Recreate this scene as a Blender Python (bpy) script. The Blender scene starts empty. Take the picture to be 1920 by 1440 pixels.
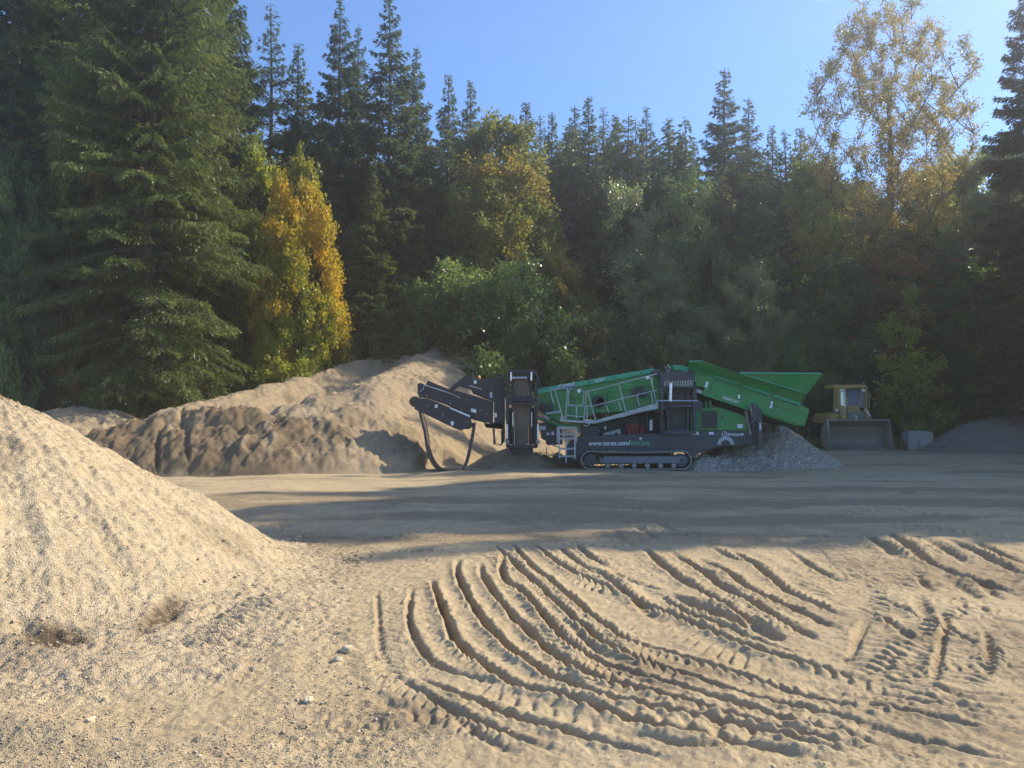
import bpy, math, random
import numpy as np
from mathutils import Vector, Matrix
R = math.radians
sc = bpy.context.scene
COL = sc.collection
# ------------------------------------------------------------------ camera, sky, sun, exposure
F = 1478.0; PITCH = 2.286; CAMZ = 1.7
cam = bpy.data.objects.new("camera", bpy.data.cameras.new("camera"))
COL.objects.link(cam); sc.camera = cam
cam.location = (0, 0, CAMZ); cam.rotation_euler = (R(90 + PITCH), 0, 0)
cam.data.sensor_width = 36; cam.data.lens = 36 * F / 1920
cam.data.clip_start = 0.05; cam.data.clip_end = 2000
SUN_EL, SUN_AZ = 36.0, 70.0          # azimuth from +y towards +x
world = bpy.data.worlds.new("World"); sc.world = world; world.use_nodes = True
wn = world.node_tree
sky = wn.nodes.new("ShaderNodeTexSky"); sky.sky_type = 'NISHITA'; sky.sun_disc = False
sky.sun_elevation = R(SUN_EL); sky.sun_rotation = R(SUN_AZ)
sky.air_density = 1.0; sky.dust_density = 0.0; sky.ozone_density = 5.0; sky.altitude = 600
bg = wn.nodes["Background"]; bg.inputs["Strength"].default_value = 0.15
tintn = wn.nodes.new("ShaderNodeMix"); tintn.data_type = 'RGBA'; tintn.blend_type = 'MULTIPLY'; tintn.inputs[0].default_value = 1
wn.links.new(sky.outputs[0], tintn.inputs[6]); tintn.inputs[7].default_value = (.80, .94, 1.10, 1)
wn.links.new(tintn.outputs[2], bg.inputs[0])
sl = bpy.data.lights.new("sun", 'SUN'); sun = bpy.data.objects.new("sun", sl); COL.objects.link(sun)
sl.energy = 5.0; sl.angle = R(0.5); sl.color = (1.0, 0.88, 0.68)
sd = Vector((math.sin(R(SUN_AZ)) * math.cos(R(SUN_EL)), math.cos(R(SUN_AZ)) * math.cos(R(SUN_EL)), math.sin(R(SUN_EL))))
sun.rotation_euler = sd.to_track_quat('Z', 'Y').to_euler(); sun.location = sd * 120
sc.view_settings.view_transform = 'Standard'; sc.view_settings.look = 'None'
sc.view_settings.exposure = 0.72; sc.view_settings.gamma = 1
cy = sc.cycles
cy.max_bounces = 6; cy.diffuse_bounces = 3; cy.glossy_bounces = 2; cy.transmission_bounces = 4
cy.transparent_max_bounces = 6; cy.volume_bounces = 1; cy.caustics_reflective = False; cy.caustics_refractive = False
cy.sample_clamp_indirect = 4.0

# ------------------------------------------------------------------ helpers
CP, SP = math.cos(R(PITCH)), math.sin(R(PITCH))
def ray(px, py):
    u = (px - 960) / F; v = (720 - py) / F
    return u, CP - v * SP, v * CP + SP
def W(px, py, D):                      # a point of the photograph set at its real distance D
    u, y, z = ray(px, py); k = D / y
    return (u * k, D, CAMZ + z * k)
def G(px, py):                         # where that pixel meets the level ground
    u, y, z = ray(px, py); k = -CAMZ / z
    return (u * k, y * k)
def SURF(px, py, hf, d0, d1, n=1500):
    D = np.linspace(d0, d1, n); u, y, z = ray(px, py); k = D / y
    X = u * k; Z = CAMZ + z * k
    H = hf(X, D); i = np.argmax(H >= Z)
    return X[i], D[i]

def tag(o, label=None, cat=None, group=None, kind=None):
    if label: o["label"] = label
    if cat: o["category"] = cat
    if group: o["group"] = group
    if kind: o["kind"] = kind
    return o
def empty(name, loc, rz=0):
    o = bpy.data.objects.new(name, None); COL.objects.link(o); o.location = loc
    o.rotation_euler = (0, 0, rz); o.empty_display_size = 0.3
    return o
def mesh_data(name, V, faces, mats, smooth=False, tint=None, mi=None):
    """V Nx3, faces: list of MxK index arrays"""
    me = bpy.data.meshes.new(name)
    V = np.asarray(V, dtype=np.float32)
    faces = [np.asarray(f, dtype=np.int32) for f in faces if len(f)]
    nf = sum(len(f) for f in faces)
    me.vertices.add(len(V)); me.vertices.foreach_set("co", V.ravel())
    idx = np.concatenate([f.ravel() for f in faces])
    cnt = np.concatenate([np.full(len(f), f.shape[1], dtype=np.int32) for f in faces])
    st = np.concatenate([[0], np.cumsum(cnt)[:-1]]).astype(np.int32)
    me.loops.add(len(idx)); me.loops.foreach_set("vertex_index", idx)
    me.polygons.add(nf); me.polygons.foreach_set("loop_start", st)
    if smooth: me.polygons.foreach_set("use_smooth", np.ones(nf, dtype=bool))
    for m in (mats if isinstance(mats, (list, tuple)) else [mats]): me.materials.append(m)
    if mi is not None: me.polygons.foreach_set("material_index", np.asarray(mi, dtype=np.int32))
    if tint is not None:
        a = me.attributes.new("tint", 'FLOAT', 'FACE' if len(tint) == nf else 'POINT')
        a.data.foreach_set("value", np.asarray(tint, dtype=np.float32))
    me.update(calc_edges=True)
    return me
def mesh_obj(name, me, parent=None):
    o = bpy.data.objects.new(name, me); COL.objects.link(o)
    if parent is not None: o.parent = parent
    return o
_L = {}
def vn(x, y, s, seed):                 # smooth value noise, -1..1
    if seed not in _L: _L[seed] = np.random.RandomState(seed).rand(256, 256).astype(np.float32) * 2 - 1
    T = _L[seed]; X = x / s; Y = y / s
    xi = np.floor(X).astype(int); yi = np.floor(Y).astype(int)
    fx = X - xi; fy = Y - yi; fx = fx * fx * (3 - 2 * fx); fy = fy * fy * (3 - 2 * fy)
    a = T[yi % 256, xi % 256]; b = T[yi % 256, (xi + 1) % 256]
    c = T[(yi + 1) % 256, xi % 256]; d = T[(yi + 1) % 256, (xi + 1) % 256]
    return (a * (1 - fx) + b * fx) * (1 - fy) + (c * (1 - fx) + d * fx) * fy
def fbm(x, y, s, seed, o=4, g=0.5):
    r = 0; a = 1.0
    for i in range(o):
        r = r + a * vn(x + 17.3 * i, y - 9.1 * i, s, seed + i); a *= g; s *= 0.5
    return r

# ------------------------------------------------------------------ materials
def mat(name):
    m = bpy.data.materials.new(name); m.use_nodes = True
    nt = m.node_tree; return m, nt, nt.nodes["Principled BSDF"], nt.nodes["Material Output"]
def noise(nt, scale, detail=6, rough=0.6, vec=None):
    n = nt.nodes.new("ShaderNodeTexNoise"); n.inputs["Scale"].default_value = scale
    n.inputs["Detail"].default_value = detail; n.inputs["Roughness"].default_value = rough
    if vec is not None: nt.links.new(vec, n.inputs["Vector"])
    return n
def ramp(nt, fac, stops):
    r = nt.nodes.new("ShaderNodeValToRGB"); e = r.color_ramp.elements
    while len(e) < len(stops): e.new(0.5)
    for k, (p, c) in enumerate(stops):
        e[k].position = p; e[k].color = (*c, 1)
    nt.links.new(fac, r.inputs[0]); return r
def mixc(nt, fac, a, b, mode='MIX'):
    m = nt.nodes.new("ShaderNodeMix"); m.data_type = 'RGBA'; m.blend_type = mode
    if isinstance(fac, float): m.inputs[0].default_value = fac
    else: nt.links.new(fac, m.inputs[0])
    for i, v in ((6, a), (7, b)):
        if isinstance(v, tuple): m.inputs[i].default_value = (*v, 1)
        else: nt.links.new(v, m.inputs[i])
    return m.outputs[2]
def objco(nt):
    t = nt.nodes.new("ShaderNodeTexCoord"); return t.outputs["Object"]
def bump(nt, h, strength, dist, prev=None):
    b = nt.nodes.new("ShaderNodeBump"); b.inputs["Strength"].default_value = strength
    b.inputs["Distance"].default_value = dist; nt.links.new(h, b.inputs["Height"])
    if prev is not None: nt.links.new(prev, b.inputs["Normal"])
    return b.outputs[0]
def earth(name, c0, c1, c2, dark_tint=None, grain=220, gstr=0.5, gdist=0.01, cell=0, cellamt=0.35):
    m, nt, p, out = mat(name); v = objco(nt)
    n1 = noise(nt, 0.35, 5, .6, v); n2 = noise(nt, 6, 8, .7, v); n3 = noise(nt, grain, 3, .6, v)
    c = ramp(nt, n1.outputs[0], [(.32, c0), (.68, c1)]).outputs[0]
    c = mixc(nt, ramp(nt, n2.outputs[0], [(.42, (0, 0, 0)), (.72, (1, 1, 1))]).outputs[0], c, c2)
    g = ramp(nt, n3.outputs[0], [(.3, (.72, .72, .72)), (.7, (1.2, 1.2, 1.2))]).outputs[0]
    c = mixc(nt, 1.0, c, g, 'MULTIPLY')
    h = n3.outputs[0]
    nb = bump(nt, n2.outputs[0], .35, .05)
    if cell:
        vo = nt.nodes.new("ShaderNodeTexVoronoi"); vo.inputs["Scale"].default_value = cell
        nt.links.new(v, vo.inputs["Vector"])
        sep = nt.nodes.new("ShaderNodeSeparateColor"); nt.links.new(vo.outputs["Color"], sep.inputs[0])
        cc = ramp(nt, sep.outputs[0], [(0, (1 - cellamt,) * 3), (.8, (1.0, 1.0, 1.0)), (1, (1 + cellamt, 1 + cellamt, 1 + cellamt))]).outputs[0]
        c = mixc(nt, 1.0, c, cc, 'MULTIPLY')
        inv = nt.nodes.new("ShaderNodeMath"); inv.operation = 'SUBTRACT'; inv.inputs[0].default_value = 1
        nt.links.new(vo.outputs["Distance"], inv.inputs[1])
        nb = bump(nt, inv.outputs[0], .9, .55 / cell, nb)
    if dark_tint is not None:
        a = nt.nodes.new("ShaderNodeAttribute"); a.attribute_name = "tint"
        c = mixc(nt, a.outputs["Fac"], c, dark_tint)
    nt.links.new(c, p.inputs["Base Color"]); p.inputs["Roughness"].default_value = .95
    p.inputs["Specular IOR Level"].default_value = .15
    nt.links.new(bump(nt, h, gstr, gdist, nb), p.inputs["Normal"])
    return m
M = {}
M['ground'] = earth('packed_sand', (.47, .365, .215), (.54, .43, .26), (.40, .305, .18), dark_tint=(.24, .18, .11), grain=160, gstr=.7, gdist=.012)
M['gravel'] = earth('pea_gravel', (.475, .375, .235), (.55, .44, .285), (.41, .32, .195), dark_tint=(.105, .075, .045), grain=260, gstr=.4, gdist=.004, cell=75, cellamt=.22)
M['sand'] = earth('screened_sand', (.38, .295, .185), (.45, .35, .225), (.30, .23, .14), dark_tint=(.165, .12, .072), grain=40, gstr=.8, gdist=.04)  # the darkest colour also serves the shade painted on the stockpile
M['crushed'] = earth('crushed_stone', (.52, .46, .37), (.60, .54, .44), (.40, .35, .27), grain=60, gstr=.8, gdist=.03, cell=22, cellamt=.5)
M['soil'] = earth('dark_soil', (.24, .21, .17), (.30, .26, .21), (.18, .155, .125), grain=40, gstr=.8, gdist=.04)
M['pebble'] = earth('pebble_stone', (.55, .45, .31), (.64, .54, .38), (.46, .37, .25), grain=90, gstr=.2, gdist=.004, cell=9, cellamt=.25)

def paint(name, col, rough=.45, dirt=(.30, .25, .18), amt=.55, metal=0.0, spec=.5, wear=None):
    m, nt, p, out = mat(name); v = objco(nt)
    n1 = noise(nt, 1.7, 8, .72, v); n2 = noise(nt, 24, 4, .6, v)
    f = ramp(nt, n1.outputs[0], [(.40, (0, 0, 0)), (.75, (amt, amt, amt))]).outputs[0]
    c = mixc(nt, f, col, dirt)
    g = ramp(nt, n2.outputs[0], [(.35, (.82, .82, .82)), (.65, (1.1, 1.1, 1.1))]).outputs[0]
    c = mixc(nt, 1.0, c, g, 'MULTIPLY')
    nt.links.new(c, p.inputs["Base Color"])
    rr = ramp(nt, n1.outputs[0], [(.35, (rough,) * 3), (.7, (min(1, rough + .35),) * 3)])
    nt.links.new(rr.outputs[0], p.inputs["Roughness"]); p.inputs["Metallic"].default_value = metal
    p.inputs["Specular IOR Level"].default_value = spec
    nt.links.new(bump(nt, n1.outputs[0], .12, .02), p.inputs["Normal"])
    return m
M['green'] = paint('green_paint', (.02, .26, .055), .42, (.20, .21, .11), .62)
M['teal'] = paint('lip_paint', (.03, .34, .19), .35, (.2, .3, .2), .4)
M['dark'] = paint('charcoal_paint', (.050, .052, .062), .42, (.16, .14, .11), .5)
M['black'] = paint('black_paint', (.018, .019, .026), .38, (.10, .085, .065), .4)
M['frame'] = paint('track_frame_paint', (.15, .165, .19), .4, (.2, .18, .14), .4)
M['alu'] = paint('galvanised_steel', (.42, .44, .45), .42, (.34, .32, .28), .5, metal=.35)
M['steel'] = paint('bare_steel', (.30, .29, .28), .40, (.22, .18, .14), .6, metal=.6)
M['chrome'] = paint('piston_steel', (.75, .76, .78), .16, (.5, .5, .5), .2, metal=.9)
M['rubber'] = paint('belt_rubber', (.035, .033, .032), .7, (.20, .165, .12), .8)
M['belt_dusty'] = paint('dusty_belt', (.13, .105, .08), .8, (.28, .23, .165), .9)
M['yellow'] = paint('yellow_paint', (.48, .33, .08), .45, (.28, .24, .16), .9)
M['bucket'] = paint('worn_bucket_steel', (.26, .24, .19), .5, (.27, .24, .18), .9, metal=.2)
M['red'] = paint('red_paint', (.35, .04, .03), .5)
M['white'] = paint('decal_white', (.80, .81, .83), .4, (.5, .47, .4), .3)
M['decalgreen'] = paint('decal_green', (.10, .38, .22), .4, (.2, .25, .15), .3)
M['navy'] = paint('decal_navy', (.09, .13, .30), .4)
M['concrete'] = paint('concrete', (.42, .41, .38), .9, (.25, .24, .20), .6, spec=.2)
M['amber'] = paint('amber_lens', (.8, .3, .03), .2)
def glassm():
    m, nt, p, out = mat('cab_glass'); p.inputs["Base Color"].default_value = (.35, .40, .48, 1)  # bluish base colour stands in for the reflected sky
    p.inputs["Roughness"].default_value = .05; p.inputs["Metallic"].default_value = .5; p.inputs["Specular IOR Level"].default_value = 1
    pass
    return m
M['glass'] = glassm()

def leafmat(name, stops, trans=.38, rough=.45, spec=.35, hue=.10, tscale=1.5):
    m, nt, p, out = mat(name)
    a = nt.nodes.new("ShaderNodeAttribute"); a.attribute_name = "tint"
    c = ramp(nt, a.outputs["Fac"], stops).outputs[0]
    oi = nt.nodes.new("ShaderNodeObjectInfo")
    g = ramp(nt, oi.outputs["Random"], [(0, (1 - hue, 1 - hue, 1 - hue)), (1, (1 + hue, 1 + hue * .6, 1 + hue * .2))]).outputs[0]
    c = mixc(nt, 1.0, c, g, 'MULTIPLY')
    nt.links.new(c, p.inputs["Base Color"]); p.inputs["Roughness"].default_value = rough
    p.inputs["Specular IOR Level"].default_value = spec
    t = nt.nodes.new("ShaderNodeBsdfTranslucent")
    sc2 = mixc(nt, 1.0, c, (tscale, tscale, tscale * .7), 'MULTIPLY'); nt.links.new(sc2, t.inputs[0])
    mx = nt.nodes.new("ShaderNodeMixShader"); mx.inputs[0].default_value = trans
    nt.links.new(p.outputs[0], mx.inputs[1]); nt.links.new(t.outputs[0], mx.inputs[2])
    nt.links.new(mx.outputs[0], out.inputs["Surface"])
    return m
M['fir'] = leafmat('fir_needles', [(0, (.050, .068, .022)), (.5, (.105, .140, .042)), (1, (.19, .235, .07))])
M['firblue'] = leafmat('blue_fir_needles', [(0, (.042, .058, .026)), (.5, (.085, .118, .048)), (1, (.15, .19, .075))])
M['cedar'] = leafmat('cedar_sprays', [(0, (0.055, 0.097, 0.028)), (.5, (0.117, 0.186, 0.055)), (1, (0.207, 0.290, 0.090))])
M['maple'] = leafmat('maple_leaves', [(0, (.08, .13, .03)), (.2, (.22, .26, .035)), (.45, (.48, .39, .035)), (.8, (.60, .40, .035)), (1, (.60, .25, .03))], .45)
M['mapleolive'] = leafmat('olive_maple_leaves', [(0, (.10, .14, .03)), (.5, (.22, .23, .05)), (.85, (.36, .26, .055)), (1, (.42, .19, .035))], .42)
M['brown'] = leafmat('brown_leaves', [(0, (.09, .08, .03)), (.5, (.24, .15, .05)), (1, (.36, .19, .05))], .4)
M['yellowgreen'] = leafmat('yellow_green_leaves', [(0, (0.138, 0.196, 0.040)), (.5, (0.299, 0.345, 0.057)), (1, (0.483, 0.437, 0.069))], .45)
M['shrub'] = leafmat('shrub_leaves', [(0, (0.068, 0.113, 0.038)), (.5, (0.129, 0.197, 0.060)), (1, (0.227, 0.302, 0.091))], .48, .35, .6)
M['alder'] = leafmat('alder_leaves', [(0, (0.131, 0.169, 0.094)), (.5, (0.225, 0.281, 0.140)), (1, (0.375, 0.413, 0.206))], .48, .3, .8)
M['cotton'] = leafmat('cottonwood_leaves', [(0, (.18, .18, .05)), (.5, (.33, .27, .07)), (1, (.43, .28, .08))], .40)
M['undergrowth'] = leafmat('undergrowth_leaves', [(0, (0.056, 0.085, 0.034)), (.5, (0.112, 0.150, 0.056)), (1, (0.244, 0.225, 0.075))], .45, .4, .5)
M['weeds'] = leafmat('weed_blades', [(0, (.12, .14, .05)), (.5, (.24, .22, .09)), (1, (.34, .28, .14))], .4)
def barkm(name, a, b):
    m, nt, p, out = mat(name); v = objco(nt)
    mp = nt.nodes.new("ShaderNodeMapping"); mp.inputs["Scale"].default_value = (6, 6, 1.2); nt.links.new(v, mp.inputs[0])
    n = noise(nt, 3, 8, .7, mp.outputs[0])
    nt.links.new(ramp(nt, n.outputs[0], [(.35, a), (.65, b)]).outputs[0], p.inputs["Base Color"])
    p.inputs["Roughness"].default_value = .95
    nt.links.new(bump(nt, n.outputs[0], .8, .05), p.inputs["Normal"]); return m
M['bark'] = barkm('fir_bark', (.06, .048, .038), (.15, .125, .10))
M['barkpale'] = barkm('alder_bark', (.16, .145, .12), (.34, .32, .28))
M['barkgrey'] = barkm('cottonwood_bark', (.05, .043, .036), (.12, .105, .088))
# ------------------------------------------------------------------ ground with tyre tracks
def smooth_path(pts, step=.05):
    P = np.array(pts, float)
    Q = [P[0]]
    for i in range(len(P) - 1):
        p0 = P[max(i - 1, 0)]; p1 = P[i]; p2 = P[i + 1]; p3 = P[min(i + 2, len(P) - 1)]
        n = max(2, int(np.linalg.norm(p2 - p1) / step))
        for k in range(1, n + 1):
            t = k / n
            Q.append(.5 * (2 * p1 + (p2 - p0) * t + (2 * p0 - 5 * p1 + 4 * p2 - p3) * t * t + (3 * p1 - p0 - 3 * p2 + p3) * t ** 3))
    return np.array(Q)
def path_field(X, Y, path, rad):
    """signed distance and arc length to a path for the points near it"""
    mn = path.min(0) - rad; mx = path.max(0) + rad
    sel = np.nonzero((X > mn[0]) & (X < mx[0]) & (Y > mn[1]) & (Y < mx[1]))[0]
    x = X[sel]; y = Y[sel]
    bd = np.full(len(sel), 1e9); bs = np.zeros(len(sel)); sg = np.zeros(len(sel))
    L = 0
    for a, b in zip(path[:-1], path[1:]):
        d = b - a; ln = math.hypot(*d)
        if ln < 1e-6: continue
        d = d / ln
        near = np.nonzero((np.abs(x - (a[0] + b[0]) / 2) < rad + ln) & (np.abs(y - (a[1] + b[1]) / 2) < rad + ln))[0]
        if len(near):
            rx = x[near] - a[0]; ry = y[near] - a[1]
            t = np.clip(rx * d[0] + ry * d[1], 0, ln)
            dx = rx - t * d[0]; dy = ry - t * d[1]; q = np.hypot(dx, dy)
            c = d[0] * ry - d[1] * rx
            m = q < bd[near]; k = near[m]
            bd[k] = q[m]; bs[k] = L + t[m]; sg[k] = np.sign(c[m])
        L += ln
    ok = bd < rad
    return sel[ok], bd[ok] * sg[ok], bs[ok], L
def cpx(pts): return [(700 + x / 1.574, 880 + y / 1.574) for x, y in pts]
def gpath(pts, crop=True):
    return smooth_path([G(*p) for p in (cpx(pts) if crop else pts)])
GROOVES = [  # (points in the enlarged crop, depth, half width)
 ([(10,360),(15,450),(25,540),(45,585)],.02,.04), ([(115,360),(105,430),(125,500),(160,550),(210,585),(300,610),(390,632)],.045,.045),
 ([(170,335),(195,400),(235,490),(290,550),(360,600),(450,648),(540,672),(640,712),(760,752),(900,790),(1100,830),(1300,868)],.07,.05),
 ([(250,280),(250,330),(290,400),(340,470),(420,545),(500,600),(570,640),(680,690),(800,715),(1000,762),(1200,805),(1420,856)],.075,.05),
 ([(315,290),(330,340),(380,400),(440,460),(530,545),(600,600),(700,645),(900,700),(1100,752),(1300,803),(1450,842)],.075,.05),
 ([(380,270),(385,330),(440,370),(500,430),(560,500),(640,560),(750,610),(950,672),(1100,708),(1250,757),(1400,794),(1560,845)],.06,.045),
 ([(355,230),(400,280),(470,340),(560,420),(660,500),(750,555),(850,600),(1000,645),(1150,684),(1300,724),(1410,749),(1580,800)],.055,.045),
 ([(410,225),(440,275),(520,340),(620,420),(720,490),(850,545),(1000,592),(1130,632),(1260,672),(1420,712)],.055,.045),
 ([(470,225),(510,265),(600,325),(700,365),(850,425),(960,480),(1050,518),(1150,552),(1250,582),(1350,607),(1470,640)],.06,.045),
 ([(850,385),(900,425),(960,455),(1050,492),(1150,528),(1260,560)],.06,.04),
 ([(540,235),(600,290),(660,330)],.045,.05),
 ([(870,370),(930,400),(1000,440),(1100,480),(1215,520)],.10,.09),
 ([(690,310),(760,340),(860,362)],.06,.06),
 ([(800,235),(850,290),(930,340),(1000,380),(1060,430),(1140,480),(1215,517)],.06,.06),
 ([(880,250),(950,295),(1050,360),(1150,430),(1250,490),(1330,525)],.06,.06),
 ([(960,265),(1060,320),(1150,375),(1250,430),(1375,490)],.06,.06), ([(1055,240),(1150,300),(1240,370),(1320,410),(1400,450)],.055,.06),
 ([(1220,225),(1280,270),(1340,310),(1400,335)],.04,.06), ([(980,225),(1060,262),(1140,290)],.05,.07), ([(590,222),(640,270),(700,310)],.05,.06),
 ([(1430,185),(1500,220),(1560,262)],.06,.09), ([(1500,185),(1560,215),(1640,265)],.06,.09), ([(1610,200),(1700,240),(1760,275)],.05,.09),
 ([(1690,205),(1800,250),(1920,305)],.06,.09), ([(1760,210),(1860,250),(1930,277)],.06,.09),
 ([(1590,290),(1650,365)],.05,.08), ([(1700,320),(1760,360),(1790,385)],.06,.09), ([(1770,310),(1850,380)],.05,.08),
 ([(1460,460),(1440,500),(1395,590)],.035,.05), ([(1550,540),(1520,590),(1515,620)],.03,.04), ([(1680,420),(1690,480),(1670,560),(1660,650)],.035,.045),
 ([(1780,460),(1810,510),(1815,630)],.03,.05), ([(1600,370),(1640,470)],.04,.07),
 ([(-20,650),(0,655),(60,690),(110,700),(170,705)],.10,.07), ([(180,700),(260,740),(330,790),(420,840)],.07,.05),
 ([(700,790),(800,800),(900,832),(1080,838),(1300,855)],.05,.04), ([(1460,640),(1600,672),(1700,700),(1930,742)],.04,.05),
 ([(1700,722),(1800,760),(1930,795)],.05,.045), ([(1700,790),(1800,830),(1930,880)],.06,.05), ([(120,600),(200,640),(330,690),(480,750),(700,820),(900,880)],.05,.04), ([(60,600),(150,660),(280,725),(430,790),(600,860)],.045,.04),
 ([(1480,720),(1600,760),(1700,800)],.035,.05), ([(1520,690),(1650,735)],.03,.05), ([(480,745),(600,800),(660,860)],.03,.03),
 ([(1390,690),(1550,722),(1730,760),(1940,800)],.05,.045), ([(1380,752),(1550,795),(1740,840),(1940,895)],.055,.045), ([(1450,665),(1620,700),(1780,728),(1940,760)],.045,.045), ([(1430,810),(1560,850),(1700,890)],.055,.045), ([(1460,600),(1560,640),(1700,665),(1940,690)],.04,.04), ([(1520,560),(1600,600),(1700,620)],.035,.04), ([(1480,385),(1600,440),(1720,500),(1860,560)],.04,.05), ([(1420,410),(1520,470),(1640,540)],.04,.05), ([(1560,225),(1680,285),(1800,330),(1930,370)],.05,.07), ([(620,300),(700,340),(780,400),(850,460)],.05,.06), ([(1340,560),(1420,585),(1500,605)],.05,.06), ([(560,450),(640,520),(700,560)],.04,.05), ([(1520,640),(1640,650),(1760,690),(1900,700)],.05,.05), ([(1100,850),(1300,870),(1450,890)],.05,.05), ([(700,180),(740,215)],.04,.09), ([(770,165),(830,205)],.04,.09), ([(840,155),(900,190)],.04,.09), ([(650,125),(760,150)],.03,.1),
 ([(0,100),(200,120),(420,105)],.03,.12), ([(300,60),(700,50),(1000,62)],.03,.2), ([(1100,120),(1400,90),(1700,60)],.03,.2),
]
TREADS = [  # (points, half width, pitch, chevron, depth)
 ([(60,350),(70,450),(90,560),(130,640)],.14,.10,.6,.016), ([(200,430),(260,530),(350,620),(460,660)],.10,.10,-.7,.010),
 ([(330,250),(420,330),(520,450),(600,560),(660,640),(760,690)],.15,.105,.8,.024), ([(560,245),(620,330),(700,365),(790,380)],.18,.12,-.8,.025),
 ([(700,440),(740,520),(800,600),(900,650)],.14,.11,.7,.026), ([(640,260),(760,330),(880,420),(1000,520),(1200,600)],.22,.13,-.7,.016),
 ([(930,320),(1040,400),(1100,460)],.14,.14,.8,.02), ([(1110,230),(1250,300),(1370,390)],.18,.16,.8,.018),
 ([(1360,220),(1400,290),(1420,330)],.2,.15,-.6,.025), ([(1560,280),(1590,365)],.18,.13,0,.022),
 ([(1420,620),(1500,550),(1580,500),(1680,430),(1760,430),(1850,430)],.20,.12,.6,.016), ([(1600,660),(1630,600),(1680,540),(1780,480)],.15,.10,-.5,.014),
 ([(1740,660),(1770,600),(1830,520)],.14,.10,.4,.014), ([(1600,400),(1640,470)],.16,.12,0,.02),
 ([(470,665),(600,700),(750,740),(900,780),(1050,800),(1200,820)],.11,.16,0,.022), ([(250,640),(420,700),(560,750),(760,830)],.14,.15,.8,.012),
 ([(1200,560),(1330,600),(1460,640),(1600,690)],.12,.12,-.8,.016), ([(0,700),(160,740),(330,820)],.12,.12,.7,.012),
 ([(0,200),(120,190),(260,200)],.22,.14,.7,.018), ([(520,215),(700,230),(900,215)],.18,.14,-.7,.016),
 ([(-60,430),(-40,520),(0,600),(80,640)],.16,.11,.7,.014),
 ([(1250,190),(1400,200),(1560,190)],.3,.2,.7,.02), ([(700,150),(900,185),(1020,200)],.3,.2,-.7,.02), ([(900,300),(1080,400),(1290,520)],.07,.1,0,.012),
 ([(20,240),(120,250),(240,240)],.2,.12,.6,.018), ([(560,640),(700,690),(860,720)],.05,.08,0,.014),
 ([(640,430),(720,500),(820,560),(980,600),(1150,640),(1400,690)],.07,.09,.5,.016), ([(520,560),(640,600),(740,640),(860,690)],.10,.10,.7,.018),
 ([(1000,225),(1130,280),(1260,350),(1400,420)],.12,.13,-.6,.022), ([(1290,200),(1360,260),(1440,330)],.18,.15,.6,.022), ([(1480,300),(1520,400),(1530,500)],.16,.13,.7,.022),
 ([(1640,360),(1740,400),(1860,420),(1930,440)],.16,.13,-.6,.022), ([(1450,640),(1600,600),(1750,590),(1920,560)],.13,.10,.5,.014),
 ([(1830,470),(1850,540),(1900,640)],.18,.13,.7,.022),
 ([(-20,520),(60,620),(170,680),(300,740),(450,830)],.10,.10,-.7,.012), ([(400,240),(470,330),(560,420),(680,520)],.09,.09,.6,.016), ([(140,340),(170,440),(240,560),(330,640)],.05,.09,0,.012),
 ([(700,120),(900,110),(1150,130)],.35,.2,.7,.02), ([(300,150),(500,140),(700,170)],.3,.18,-.7,.02), ([(1300,130),(1500,120),(1750,150)],.35,.2,.7,.02), ([(1500,160),(1650,170),(1900,200)],.25,.18,-.7,.02),
]
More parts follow.
